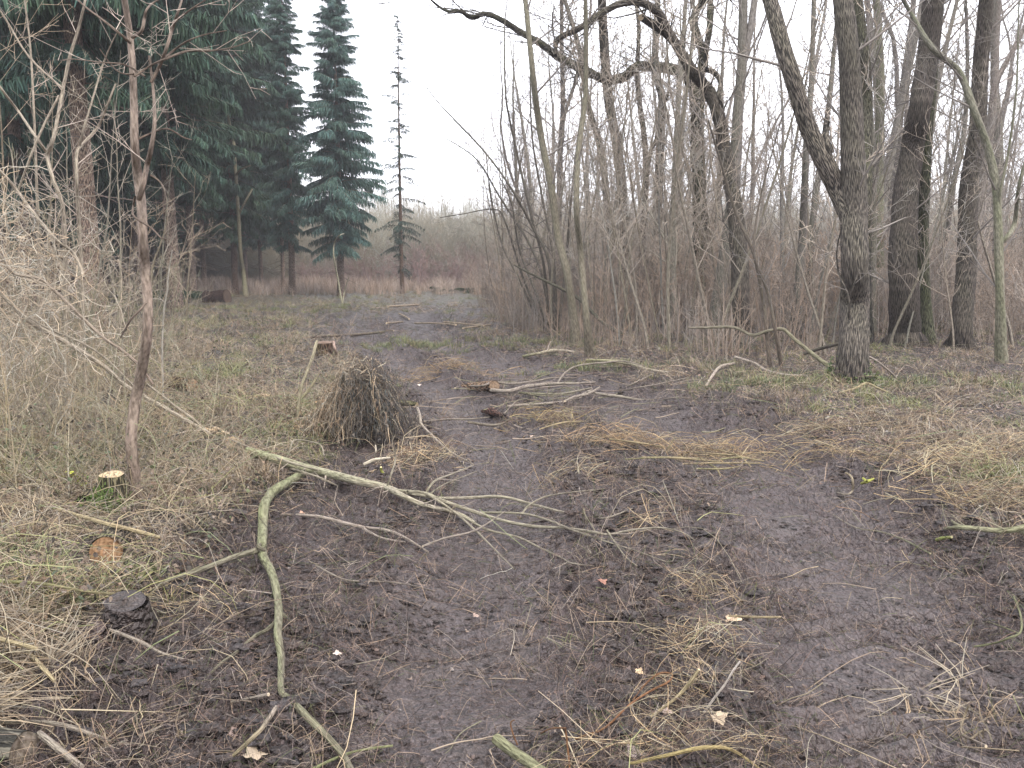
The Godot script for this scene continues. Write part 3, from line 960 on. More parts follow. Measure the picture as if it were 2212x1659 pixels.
func make_spruces() -> void:
	rng.seed = 909
	var dense := [spray(30, 0.24, Color(0.040, 0.072, 0.052)), spray(26, 0.28, Color(0.046, 0.080, 0.052))]
	var airy := [spray(22, 0.28, Color(0.048, 0.088, 0.072)), spray(19, 0.32, Color(0.055, 0.096, 0.074))]
	var pale_airy := [spray(21, 0.26, Color(0.062, 0.108, 0.094)), spray(18, 0.30, Color(0.068, 0.116, 0.096))]
	var thin := [spray(11, 0.16, Color(0.036, 0.058, 0.045)), spray(9, 0.14, Color(0.04, 0.055, 0.042))]
	# the lone one beside the track, the spindly one, then those whose trunks one can tell apart
	var f := gp(737, 641)
	spruce("lone blue-green spruce with a full cone of branches left of the track's end", f, 15.2, 0.19, 0.17, 2.2, 0.30, pale_airy, "", Color(0.36, 0.275, 0.24), 8, 1.8)
	f = gp(869, 634)
	spruce("spindly spruce pole with sparse short branches at the track's end", f, 15.0, 0.12, 0.10, 1.2, 0.55, thin, "", Color(0.27, 0.18, 0.14), 4, 1.2)
	var who := [
		[Vector2(632, 636), 12.6, 0.16, 0.25, 1.4, "right-hand spruce of the forest edge with dark trunk, next to the lone one"],
		[Vector2(612, 626), 14.0, 0.11, 0.22, 1.6, "slender spruce just left of the forest's right-hand trunk"],
		[Vector2(565, 624), 17.5, 0.12, 0.20, 2.3, "slender dark-stemmed spruce second in from the forest corner"],
		[Vector2(531, 622), 16.5, 0.15, 0.21, 2.6, "brown-trunked spruce behind the thin forked sapling"],
		[Vector2(490, 613), 18.0, 0.13, 0.20, 2.8, "slim black-stemmed spruce in the middle of the forest edge"],
		[Vector2(442, 620), 18.0, 0.16, 0.23, 2.8, "spruce with the paler of two neighbouring reddish trunks"],
		[Vector2(417, 642), 18.5, 0.17, 0.24, 2.7, "spruce with the redder of two neighbouring trunks, nearer the verge"],
		[Vector2(379, 668), 19.0, 0.20, 0.26, 2.8, "tall spruce with thick orange-brown trunk right of the foreground sapling"],
		[Vector2(300, 655), 18.0, 0.16, 0.24, 2.9, "dark spruce straight behind the foreground sapling"],
		[Vector2(262, 640), 18.0, 0.15, 0.20, 3.0, "dark spruce between the sapling and the thick pinkish trunk"],
		[Vector2(206, 714), 19.0, 0.21, 0.30, 2.9, "spruce with the thickest pinkish trunk, left of the foreground sapling"],
		[Vector2(120, 665), 18.0, 0.18, 0.20, 3.1, "dark spruce behind the leaning pale stems at the left"],
		[Vector2(66, 690), 18.0, 0.17, 0.22, 3.0, "dark spruce second from the left edge"],
		[Vector2(12, 670), 18.0, 0.19, 0.2, 3.1, "black spruce at the very left edge"]]
	for w in who:
		spruce(w[5], gp(w[0].x, w[0].y), w[1] * 1.3, w[2] * 1.15, w[3] * 0.8, w[4] * 1.15, 0.42, airy if w[4] < 2.4 else dense, "", shade(Color(0.34, 0.255, 0.215), 0.15), 7, 1.6)
	# the rows behind
	var src: Array[Node3D] = []
	var n := 0
	var tries := 0
	var spots: Array = []
	while n < 52 and tries < 5000:
		tries += 1
		var d := rng.randf_range(34.0, 74.0)
		var x := rng.randf_range(-1.0, -0.245) * d
		if d < 44.0 and x > -0.42 * d or d > 50.0 and x > -0.36 * d or x > -0.30 * d:
			continue
		var ok := true
		for s in spots:
			if (s - Vector2(x, d)).length() < 2.4:
				ok = false
		if not ok:
			continue
		spots.push_back(Vector2(x, d))
		var at := Vector3(x, lay(x, -d, false), -d)
		var px := 1106.0 + FOCAL * x / d
		var label: String = "dark spruce in the " + ("second row" if d < 45.0 else "third row" if d < 58.0 else "last row") + (" at the left edge" if px < 60.0 else " behind the crossing pale stems" if px < 170.0 else " behind the thickest pinkish trunk" if px < 250.0 else " behind the young tree" if px < 330.0 else " behind the orange-brown trunk" if px < 400.0 else " behind the two reddish trunks" if px < 470.0 else " behind the forest's middle" if px < 540.0 else " near the forest corner")
		if n < 4:
			src.push_back(spruce(label, at, rng.randf_range(20.0, 24.0), 0.17, rng.randf_range(0.15, 0.21), 3.3, 0.45, dense, "spruces in the rows behind", Color(0.20, 0.14, 0.115), 8, 0.7))
		else:
			place_copy(src[n % 4], label, at, rng.randf() * TAU, Vector3.ONE * rng.randf_range(0.85, 1.1))
		n += 1
	# cut boughs left lying on the ground
	var dull := plain(0.8, 0.1)
	dull.albedo_color = Color(0.80, 0.78, 0.66)
	var heaps := [[Vector2(310, 646), 1.5, "pile of cut dark green spruce boughs under the sapling's fork"], [Vector2(425, 646), 1.2, "pile of cut spruce boughs at the foot of the red-trunked spruce"], [Vector2(1030, 634), 0.8, "cut green spruce boughs lying at the far end of the track"], [Vector2(950, 634), 0.6, "small heap of spruce boughs across the track's far end"]]
	for hp in heaps:
		var at := gp(hp[0].x, hp[0].y)
		var o := thing("bough_pile", hp[2], "boughs", at)
		for k in 9:
			var b := MeshInstance3D.new()
			b.mesh = dense[k % 2]
			b.material_override = dull
			b.name = "bough" if k == 0 else "bough_%03d" % k
			o.add_child(b)
			b.transform = Transform3D(Basis(Vector3.UP, rng.randf() * TAU) * Basis(Vector3.BACK, 0.25).scaled(Vector3.ONE * rng.randf_range(0.8, 1.3) * hp[1] * 0.7), Vector3(rng.randfn() * 0.5 * hp[1], rng.randf_range(0.1, 0.35), rng.randfn() * 0.3 * hp[1]))

# ---------------------------------------------------------------- far away
func make_far() -> void:
	rng.seed = 313
	var kinds := []
	for k in 3:
		var g := grown_tree(11.0, 0.12, 0.12, 0.1, 3, 0.26, Color(0.28, 0.262, 0.235), Color(0.30, 0.28, 0.25), 5)
		kinds.push_back(g)
	var o := stuff("far_woodland", "hazy grey-olive belt of bare woodland closing the view", "woodland")
	var where := [[], [], []]
	var tint := [[], [], []]
	for k in 4600:
		var d := rng.randf_range(84.0, 150.0)
		var x := rng.randf_range(-1.05, 1.05) * d
		var q := rng.randi() % 3
		var s := rng.randf_range(0.55, 0.86) * (1.0 - 0.10 * sin(x * 0.05)) * (1.0 + 0.15 * smoothstep(10.0, 40.0, x))
		where[q].push_back(Transform3D(Basis(Vector3.UP, rng.randf() * TAU).scaled(Vector3(s, s, s)), Vector3(x, lay(x, -d, false), -d)))
		tint[q].push_back(shade(Color(1, 1, 0.92), 0.2))
	for q in 3:
		copies("trunks", kinds[q][0], mat.twig, where[q], tint[q], o)
		copies("crowns", kinds[q][1], mat.twig, where[q], tint[q], o)
	# low scrub in front of it
	var scrub := shrub_kinds(2, 3.0, 40, Color(0.30, 0.275, 0.24))
	where = [[], []]
	tint = [[], []]
	for k in 1800:
		var d := rng.randf_range(64.0, 120.0)
		var x := rng.randf_range(-1.05, 1.0) * d
		if absf(x + 0.07 * d) < 0.05 * d and d < 62.0:
			continue
		var q := rng.randi() % 2
		var s := rng.randf_range(0.8, 1.9)
		where[q].push_back(Transform3D(Basis(Vector3.UP, rng.randf() * TAU).scaled(Vector3(s, s, s)), Vector3(x, lay(x, -d, false) - 0.1, -d)))
		tint[q].push_back(shade(Color(1, 1, 0.9), 0.2))
	o = stuff("far_scrub", "olive and brown scrub in front of the far woodland", "scrub")
	for q in 2:
		copies("scrub", scrub[q], mat.twig, where[q], tint[q], o)
	# red-stemmed bushes past the end of the track
	var red := shrub_kinds(2, 2.2, 40, Color(0.26, 0.18, 0.165))
	var lab := ["dark red bush, nearest and roundest past the end of the track", "red bush right of the roundest one past the track's end", "red bush left of the roundest one, behind the spindly spruce", "small red bush before the right-hand wood at the track's end", "rusty bush seen between the lone spruce and the spindly one", "low rusty bush under the lone spruce", "tall greyish red bush behind the roundest one"]
	var spots := [Vector3(-6.0, 56, 1.35), Vector3(-3.0, 55, 1.15), Vector3(-9.2, 58, 1.1), Vector3(-1.2, 53, 0.9), Vector3(-11.8, 60, 1.0), Vector3(-13.8, 60, 0.9), Vector3(-5.0, 64, 1.6)]
	for k in spots.size():
		var s: Vector3 = spots[k]
		var at := Vector3(s.x, lay(s.x, -s.y, false), -s.y)
		var b := single("red_bush", red[k % 2], mat.twig, lab[k], "bush", at, "red-stemmed bushes past the end of the track")
		b.scale = Vector3(s.z * 1.15, s.z, s.z * 1.15)
		b.rotation.y = rng.randf() * TAU
	# pinkish dead reeds and grass about the clearing
	var reed := reed_tuft(1.0, 26, Color(0.31, 0.255, 0.218))
	var w1 := []
	var t1 := []
	for k in 1700:
		var d := rng.randf_range(44.0, 66.0)
		var x := rng.randf_range(-0.62, 0.10) * d
		if d < 48.0 and rng.randf() < 0.6:
			continue
		var s := rng.randf_range(0.4, 1.05)
		w1.push_back(Transform3D(Basis(Vector3.UP, rng.randf() * TAU).scaled(Vector3(s, s, s)), Vector3(x, lay(x, -d, false) - 0.03, -d)))
		t1.push_back(shade(Color(1, 0.95, 0.9), 0.25))
	o = stuff("dead_reeds", "pinkish dry reeds and grass beyond the end of the track", "reeds")
	copies("reed_tufts", reed, mat.straw, w1, t1, o)

func reed_tuft(height: float, count: int, c: Color) -> ArrayMesh:
	var b := MB.new()
	for k in count:
		var a := rng.randf() * TAU
		var q := Vector3(cos(a), 0, sin(a)) * sqrt(rng.randf()) * 0.35
		var lean := Vector3(rng.randfn(), 0, rng.randfn()) * 0.22
		var h := height * rng.randf_range(0.5, 1.1)
		var p := PackedVector3Array()
		for j in 4:
			var f := j / 3.0
			p.push_back(q + Vector3(0, h * f, 0) + lean * h * f * f * 1.6)
		b.ribbon(p, Vector3(cos(a + 1.3), 0, sin(a + 1.3)), 0.016, 0.008, shade(c, 0.25), shade(c * 1.1, 0.2))
	return b.done()

# ---------------------------------------------------------------- the thicket on the left
func slanted(called: String, label: String, list: Array, d0: float, d1: float, c0: Color, c1: Color, gap := 0.5, size := Vector2(0.2, 0.7), category := "stem") -> Node3D:
	var p := PackedVector3Array()
	var r := PackedFloat32Array()
	var m := list.size() / 3
	for k in m:
		var d := lerpf(d0, d1, float(k) / (m - 1))
		p.push_back(ad(list[k * 3], list[k * 3 + 1], d))
		r.push_back(list[k * 3 + 2] * 0.5 * d / FOCAL)
	var o := p[0]
	for k in m:
		p[k] -= o
	var g := smooth_path(p, r, 4)
	var t := thing(called, label, category, o)
	var b := MB.new()
	b.tube(g[0], g[1], 7, c0, c1, Color(0.2, 0.2, 0.12), 0.2)
	part("stem", b.done(), mat.smooth, t)
	if gap > 0.0:
		var w := MB.new()
		clothe(w, g[0], g[1], 0.1, gap, size, pp(0.0018, 3, c1, c1 * 0.95, [0.2, 0.15, 0.1], 0.02, 0.16, 0.5))
		if w.v.size() > 0:
			part("twigs", w.done(), mat.twig, t).set_meta("kind", "stuff")
	return t

func make_left_thicket() -> void:
	rng.seed = 515
	var pale := Color(0.40, 0.335, 0.265)
	var pinkish := Color(0.31, 0.225, 0.18)
	var tw := pp(0.0022, 3, Color(0.36, 0.30, 0.25), Color(0.37, 0.31, 0.265), [0.3, 0.22, 0.14, 0.1], 0.02, 0.16, 0.5)
	traced_tree("young_tree", "young slender tree with pinkish brown bark standing beside the fresh stump", "tree", Vector2(292, 1092), [
		{"part": "trunk", "list": [293, 1096, 34, 292, 1060, 27, 290, 1017, 25, 283, 951, 24, 293, 864, 23, 306, 800, 22, 318, 720, 21, 319, 650, 21, 313, 575, 21, 309, 518, 20, 305, 438, 20, 297, 375, 19, 291, 313, 17, 289, 219, 15, 286, 141, 14, 280, 72, 13, 269, 0, 12], "reach": 2.0, "sides": 14, "bow": 0.15},
		{"part": "forked_stem", "list": [300, 430, 12, 309, 400, 12, 318, 355, 11, 325, 328, 10, 334, 266, 8, 331, 194, 6, 322, 120, 4], "sides": 8, "gap": 0.35, "size": Vector2(0.2, 0.6)},
		{"part": "branch", "list": [281, 92, 7, 260, 74, 6, 231, 50, 5, 181, 12, 4, 150, -20, 3], "sides": 6, "gap": 0.4, "size": Vector2(0.2, 0.5)},
		{"part": "branch", "list": [286, 80, 8, 305, 68, 7, 312, 41, 7, 316, 22, 5, 331, 6, 4, 360, -10, 3], "sides": 6},
		{"part": "branch", "list": [289, 160, 4, 262, 158, 3, 240, 140, 3, 215, 105, 2], "sides": 5, "gap": 0.3, "size": Vector2(0.1, 0.3)},
		{"part": "branch", "list": [290, 165, 5, 325, 142, 4, 356, 128, 5, 406, 110, 5, 450, 110, 4, 500, 103, 3, 542, 88, 2], "sides": 6, "gap": 0.22, "size": Vector2(0.15, 0.4), "dd": -0.1},
		{"part": "branch", "list": [326, 178, 7, 344, 144, 7, 360, 103, 7, 372, 62, 7, 385, 25, 5, 396, -10, 4], "sides": 6, "gap": 0.3, "size": Vector2(0.2, 0.5), "dd": -0.12},
		{"part": "branch", "list": [356, 126, 6, 380, 105, 5, 406, 88, 4, 445, 74, 3, 490, 66, 2], "sides": 5, "gap": 0.3, "size": Vector2(0.15, 0.4), "dd": -0.12},
		{"part": "branch", "list": [370, 60, 5, 385, 40, 5, 410, 22, 4, 455, -8, 3], "sides": 5, "dd": -0.12, "gap": 0.3, "size": Vector2(0.15, 0.4)},
		{"part": "branch", "list": [313, 165, 5, 270, 140, 4, 220, 135, 3, 160, 128, 3, 130, 132, 2], "sides": 5, "gap": 0.3, "size": Vector2(0.1, 0.3)},
		{"part": "branch", "list": [315, 655, 6, 300, 672, 5, 283, 690, 5, 270, 712, 4, 260, 730, 3], "sides": 5},
		{"part": "branch", "list": [300, 300, 5, 330, 286, 4, 362, 278, 4, 395, 296, 3, 415, 302, 2], "sides": 5, "gap": 0.3, "size": Vector2(0.1, 0.3)},
		{"part": "branch", "list": [325, 378, 5, 345, 392, 4, 356, 415, 3, 354, 440, 2], "sides": 5},
		{"part": "branch", "list": [292, 425, 5, 288, 445, 5, 290, 468, 4, 330, 495, 4, 350, 515, 3, 375, 512, 2], "sides": 5}],
		mat.smooth, Color(0.19, 0.14, 0.11), Color(0.29, 0.225, 0.185), {"twigs": tw, "share": 0.08, "lump": 0.03, "flare": 0.15})
	traced_tree("leaning_shrub", "tall pale bare shrub with crossing stems at the left edge", "shrub", Vector2(150, 925), [
		{"part": "stem", "list": [150, 928, 11, 143, 800, 9, 142, 650, 9, 138, 463, 8, 116, 391, 8, 103, 338, 8, 116, 297, 8, 134, 203, 7, 150, 125, 7, 169, 63, 6, 184, 0, 5, 190, -40, 4], "sides": 7, "gap": 0.3, "size": Vector2(0.2, 0.7), "from": 0.3},
		{"part": "stem", "list": [104, 333, 7, 78, 297, 6, 38, 238, 5, 0, 188, 5, -60, 100, 4], "sides": 6},
		{"part": "stem", "list": [128, 206, 5, 94, 272, 5, 66, 338, 5, 40, 410, 5], "sides": 6, "dd": -0.1},
		{"part": "stem", "list": [134, 190, 4, 62, 122, 4, 12, 41, 4, -30, -20, 3], "sides": 6, "dd": 0.1},
		{"part": "stem", "list": [190, 930, 9, 182, 760, 8, 176, 560, 7, 168, 440, 7, 166, 391, 7, 166, 331, 7, 181, 309, 7, 213, 272, 6, 231, 228, 5, 250, 181, 4], "sides": 6, "gap": 0.25, "size": Vector2(0.2, 0.6), "dd": 0.15},
		{"part": "stem", "list": [170, 325, 5, 180, 281, 5, 197, 225, 4, 219, 150, 4, 238, 100, 3, 260, 56, 2], "sides": 5, "gap": 0.3, "size": Vector2(0.15, 0.4), "dd": 0.15},
		{"part": "stem", "list": [180, 600, 6, 160, 548, 6, 122, 518, 7, 69, 456, 7, 38, 413, 7, 0, 369, 7, -60, 310, 6], "sides": 6, "gap": 0.25, "size": Vector2(0.2, 0.6), "dd": -0.15},
		{"part": "stem", "list": [80, 920, 8, 84, 700, 6, 82, 500, 6, 75, 281, 5, 66, 109, 4, 53, 0, 3], "sides": 6, "dd": 0.4, "gap": 0.4, "size": Vector2(0.2, 0.6)}],
		mat.smooth, pale, pale, {"twigs": tw, "share": 0.15, "lump": 0.0, "flare": 0.1})
	slanted("leaning_pole", "lowest pale pole slanting from the left edge down to the fallen green branch", [488, 958, 9, 440, 930, 9, 350, 878, 10, 273, 835, 10, 230, 796, 10, 175, 759, 10, 109, 721, 11, 59, 691, 10, 0, 632, 9, -60, 575, 8], 7.6, 6.6, pale, pale, 0.6, Vector2(0.2, 0.6), "pole")
	slanted("leaning_pole", "thin pole lying just above the lowest slanting one at the left", [300, 846, 4, 230, 776, 5, 175, 740, 5, 109, 712, 5, 60, 684, 4], 7.1, 6.8, pale * 0.9, pale * 0.9, 0.0, Vector2.ZERO, "pole")
	slanted("leaning_pole", "upper pinkish pole slanting down right to the young tree's trunk", [330, 830, 6, 302, 791, 7, 282, 772, 7, 254, 750, 7, 219, 726, 7, 149, 658, 7, 114, 625, 7, 85, 602, 7, 40, 594, 6, 24, 586, 6, 0, 551, 5, -40, 500, 4], 6.9, 6.4, pinkish, pale, 0.45, Vector2(0.2, 0.5), "pole")
	slanted("leaning_pole", "pale pole running right of the young tree down toward the green branch", [455, 940, 7, 420, 908, 7, 383, 881, 6, 350, 855, 6, 317, 829, 5], 7.6, 7.3, pale, pale, 0.0, Vector2.ZERO, "pole")
	slanted("dry_stalk", "whitish dry stalk right of the young tree's foot", [352, 860, 5, 350, 759, 5, 354, 671, 4, 361, 630, 4, 363, 597, 3, 372, 540, 2], 8.6, 8.6, Color(0.42, 0.38, 0.33), Color(0.42, 0.38, 0.33), 0.5, Vector2(0.1, 0.3), "stalk")
	slanted("dry_stalk", "thin curved stalk touching the young tree's right side", [300, 840, 4, 305, 800, 4, 318, 755, 4, 328, 671, 4, 328, 584, 4, 350, 518, 3, 362, 470, 2], 6.6, 6.4, Color(0.36, 0.30, 0.22), Color(0.36, 0.30, 0.22), 0.0, Vector2.ZERO, "stalk")
	slanted("dry_stalk", "short forked dry stalk left of the young tree, at its mid height", [258, 860, 6, 260, 760, 6, 259, 700, 6, 262, 600, 5, 255, 560, 3], 9.5, 9.5, pale, pale, 0.4, Vector2(0.2, 0.5), "stalk")
	var far := traced_tree("slender_tree", "slender pale tree with two stub branches before the dark spruces", "tree", Vector2(530, 640), [
		{"part": "trunk", "list": [531, 644, 10, 526, 590, 9, 520, 550, 8, 514, 450, 8, 508, 360, 7, 505, 310, 7, 494, 260, 6, 480, 200, 5, 470, 150, 3], "sides": 7},
		{"part": "stub", "list": [516, 462, 5, 530, 435, 5, 545, 408, 4], "sides": 5},
		{"part": "stub", "list": [508, 380, 4, 520, 366, 4, 542, 357, 3], "sides": 5}], mat.smooth, Color(0.22, 0.19, 0.13), Color(0.24, 0.22, 0.16), {"lump": 0.0})
	traced_tree("bent_sapling", "bent pale sapling hooked over at its tip before the lone spruce", "sapling", Vector2(739, 654), [
		{"part": "stem", "list": [739, 657, 4, 730, 603, 4, 721, 556, 3.5, 722, 525, 3, 733, 509, 2.5, 743, 505, 2], "sides": 5},
		{"part": "stem", "list": [740, 656, 3, 744, 630, 3, 753, 600, 2], "sides": 5}], mat.smooth, Color(0.34, 0.31, 0.22), Color(0.36, 0.33, 0.25), {"lump": 0.0})
	var bushes := shrub_kinds(2, 1.5, 15, Color(0.25, 0.205, 0.155), 3, 0.0026) + shrub_kinds(1, 1.5, 15, Color(0.19, 0.175, 0.115), 3, 0.0026)
	var bl := ["dry straw-grey bush at the lower left edge", "dry straw-grey bush left of the young tree, nearest of the row", "dry bush behind the lowest slanting pole", "dry bush under the crossing pale stems", "dry bush at the left edge below the climber tangle", "dry bush behind the young tree's trunk, left side", "low dry bush right of the young tree", "dry bush far back before the thickest pinkish trunk", "tall dry bush at the very left, behind the climber tangle", "dry bush between the tangle and the young tree, farther back", "thin dry bush before the orange-brown spruce trunk"]
	var bp := [[-10, 1000, 1.0], [190, 985, 0.8], [110, 905, 1.15], [170, 880, 1.3], [20, 930, 1.35], [255, 850, 1.2], [370, 850, 0.6], [225, 790, 1.5], [-30, 830, 1.9], [120, 800, 1.7], [350, 760, 1.1]]
	for k in bp.size():
		var o := single("dry_bush", bushes[k % 3], mat.twig, bl[k], "bush", gp(bp[k][0], bp[k][1]), "dry bushes of the left verge")
		o.scale = Vector3(bp[k][2] * 0.9, bp[k][2], bp[k][2] * 0.9)
		o.rotation.y = rng.randf() * TAU
	var sl := ["pale thin sapling rising at the very left edge", "pale thin sapling just right of the left edge", "pale sapling among the crossing stems, left one", "pale sapling among the crossing stems, right one", "thin olive sapling left of the young tree", "thin sapling right behind the young tree", "thin bare sapling before the orange-brown spruce trunk", "thin bare sapling before the thickest pinkish trunk"]
	var spx := [[10, 900, 3.2], [52, 860, 4.0], [112, 845, 3.6], [175, 820, 4.2], [245, 840, 3.4], [335, 800, 3.0], [395, 740, 3.4], [215, 770, 4.4]]
	for k in spx.size():
		var c := shade(Color(0.28, 0.235, 0.18), 0.25)
		var g := grown_tree(spx[k][2], 0.017, 0.2, 0.35, 3, 0.22, c, c, 6, 0.0, 0.0025)
		var o := thing("pale_sapling", sl[k], "sapling", gp(spx[k][0], spx[k][1]), "pale saplings of the left verge")
		part("stem", g[0], mat.smooth, o)
		part("twigs", g[1], mat.twig, o).set_meta("kind", "stuff")
	# the pale tangle of dry climbers, and dry weed stalks
	var b := MB.new()
	for k in 620:
		var d := rng.randf_range(6.3, 9.0)
		var px := -50.0 + absf(rng.randfn()) * 120.0
		var py := 880.0 - rng.randf() * (460.0 - px * 0.9)
		if px > 290.0 or py > 900.0:
			continue
		var q := ad(px, py, d)
		var dir := Vector3(rng.randfn(), rng.randfn() * 0.8, rng.randfn()).normalized()
		var p := PackedVector3Array([q])
		var r := PackedFloat32Array([0.003])
		for j in rng.randi_range(5, 12):
			dir = (dir + ball() * 0.75 + Vector3.DOWN * 0.06).normalized()
			q += dir * 0.075
			if q.y < 0.1:
				dir.y = absf(dir.y)
			p.push_back(q)
			r.push_back(rng.randf_range(0.0018, 0.0034))
		var c := shade(Color(0.33, 0.28, 0.215), 0.4)
		b.tube(p, r, 3, c, shade(c, 0.2))
	var tang := single("climber_tangle", b.done(), mat.twig, "pale tangle of dry climbing stems at the left edge", "tangle")
	tang.set_meta("kind", "stuff")
	b = MB.new()
	for k in 230:
		var d := 5.2 + 9.0 * rng.randf() * rng.randf()
		var x := -0.62 * d + rng.randf() * rng.randf() * 0.36 * d
		if x > table(edge_left, d) - 0.5:
			continue
		var P := pp(0.0018, 2, shade(Color(0.25, 0.205, 0.14) if k % 3 > 0 else Color(0.16, 0.155, 0.085), 0.45), shade(Color(0.27, 0.225, 0.155), 0.4), [0.14, 0.09, 0.07], 0.0, 0.17, 0.5)
		grow(b, ground(x, -d), Vector3(rng.randfn() * 0.7, 1.0, rng.randfn() * 0.7), rng.randf_range(0.25, 1.2), rng.randf_range(0.002, 0.006), 0, P)
	var weeds := single("dry_weeds", b.done(), mat.twig, "dry branching weed stalks standing in the left verge", "weeds")
	weeds.set_meta("kind", "stuff")
	# yellow-green young leaves beside the fresh stump
	var at := gp(170, 1062)
	var lv := thing("yellow_leaves", "small plant with yellow-green leaves left of the fresh stump", "plant", at)
	for k in 9:
		var leaf := leaf_shape(rng.randf_range(0.05, 0.085), Color(0.42, 0.44, 0.07), 0.25, false)
		var o := part("leaf", leaf, mat.leaf, lv)
		o.transform = Transform3D(Basis(Vector3.UP, rng.randf() * TAU) * Basis(Vector3.RIGHT, rng.randf_range(-1.2, -0.3)), Vector3(rng.randfn() * 0.035, rng.randf_range(0.04, 0.14), rng.randfn() * 0.03))
	var st := MB.new()
	for k in 4:
		st.tube(PackedVector3Array([Vector3(rng.randfn() * 0.01, -0.03, 0), Vector3(rng.randfn() * 0.02, 0.06, 0), Vector3(rng.randfn() * 0.04, 0.13, rng.randfn() * 0.03)]), PackedFloat32Array([0.003, 0.003, 0.002]), 4, Color(0.25, 0.27, 0.08), Color(0.3, 0.3, 0.08))
	part("stems", st.done(), mat.twig, lv)

# a dead leaf: lobed (maple, oak) or plain, curled, lying with its stalk toward -x
func leaf_shape(size: float, c: Color, curl: float, lobed := true) -> ArrayMesh:
	var b := MB.new()
	var rim := PackedVector3Array()
	var m := 44
	for k in m:
		var a := TAU * k / m
		var r := 0.5 + 0.12 * cos(a)
		if lobed:
			r = 0.42 + 0.085 * cos(a * 5.0) + 0.035 * cos(a * 13.0 + 1.0) + 0.07 * cos(a)
		else:
			r = 0.5 / sqrt(pow(cos(a), 2.0) + pow(sin(a) / 0.55, 2.0))
		var q := Vector3(cos(a) * r, 0, sin(a) * r) * size
		q.y = curl * size * (pow(q.x / size, 2.0) * 1.6 - pow(q.z / size, 2.0) * 1.1 + 0.25 * sin(a * 3.0) * r + 0.4 * rng.randf() * r * r)
		rim.push_back(q)
	for k in m:
		var q0 := Vector3(0, 0, 0)
		var nn := (rim[(k + 1) % m] - q0).cross(rim[k] - q0).normalized()
		var s := b.v.size()
		for q in [q0, rim[k], rim[(k + 1) % m]]:
			b.v.push_back(q)
			b.n.push_back(nn)
			b.c.push_back(shade(c, 0.10))
			b.t.push_back(Vector2.ZERO)
		b.i.append_array(PackedInt32Array([s, s + 1, s + 2]))
	b.tube(PackedVector3Array([Vector3(0.4, 0.02, 0) * size, Vector3(0, 0.015, 0) * size, Vector3(-0.45, 0.01, 0.02) * size, Vector3(-0.9, -0.02, 0.1) * size]), PackedFloat32Array([0.0006, 0.0008, 0.0011, 0.0011]), 4, c * 0.7, c * 0.7)
	return b.done()

# ---------------------------------------------------------------- stumps and cut logs
func log_piece(o: Node3D, from: Vector3, to: Vector3, r0: float, r1: float, bark_c: Color, cut_c: Color, both := false, moss := 0.2, flare := 0.0, muddy := false) -> void:
	var b := MB.new()
	var p := PackedVector3Array()
	var r := PackedFloat32Array()
	for k in 9:
		var f := k / 8.0
		p.push_back(from.lerp(to, f))
		r.push_back(lerpf(r0, r1, f) * (1.0 + flare * pow(1.0 - f, 3.0)))
	b.tube(p, r, 22, bark_c, bark_c, Color(0.10, 0.13, 0.03), moss, 0.28 if muddy else 0.10)
	part("bark", b.done(), mat.ground if muddy else mat.bark, o)
	for e in (2 if both else 1):
		var c := MB.new()
		var dir := (to - from).normalized() * (1.0 if e == 0 else -1.0)
		var at := (to if e == 0 else from) + dir * 0.003
		var side := dir.cross(Vector3(0.3, 0.2, 0.9)).normalized()
		var up := dir.cross(side)
		var rr := (r1 if e == 0 else r0) * 0.97
		for ring in 6:
			var q0 := rr * ring / 6.0
			var q1 := rr * (ring + 1) / 6.0
			var cc := shade(cut_c, 0.12) * (0.85 if ring == 5 else 1.0)
			for j in 22:
				var a0 := TAU * j / 22.0
				var a1 := TAU * (j + 1) / 22.0
				var rise := dir * (0.012 * sin(a0 + 0.5))
				c.poly(PackedVector3Array([at + rise + (side * cos(a0) + up * sin(a0)) * q0, at + rise + (side * cos(a0) + up * sin(a0)) * q1, at + dir * 0.012 * sin(a1 + 0.5) + (side * cos(a1) + up * sin(a1)) * q1, at + dir * 0.012 * sin(a1 + 0.5) + (side * cos(a1) + up * sin(a1)) * q0]), cc)
		part("cut_face", c.done(), mat.ground if muddy else mat.wood, o)

func moss_on(o: Node3D, centre: Vector3, size: Vector3, count: int, c: Color) -> void:
	var b := MB.new()
	for k in count:
		var q := centre + Vector3(rng.randfn() * size.x, absf(rng.randfn()) * size.y, rng.randfn() * size.z)
		var w := rng.randf_range(0.006, 0.018)
		b.ribbon(PackedVector3Array([q, q + ball() * w + Vector3.UP * w * 0.5, q + ball() * w + Vector3.UP * w]), ball().normalized(), w, w * 0.5, shade(c, 0.4), shade(c * 1.3, 0.3))
	part("moss", b.done(), mat.leaf, o).set_meta("kind", "stuff")

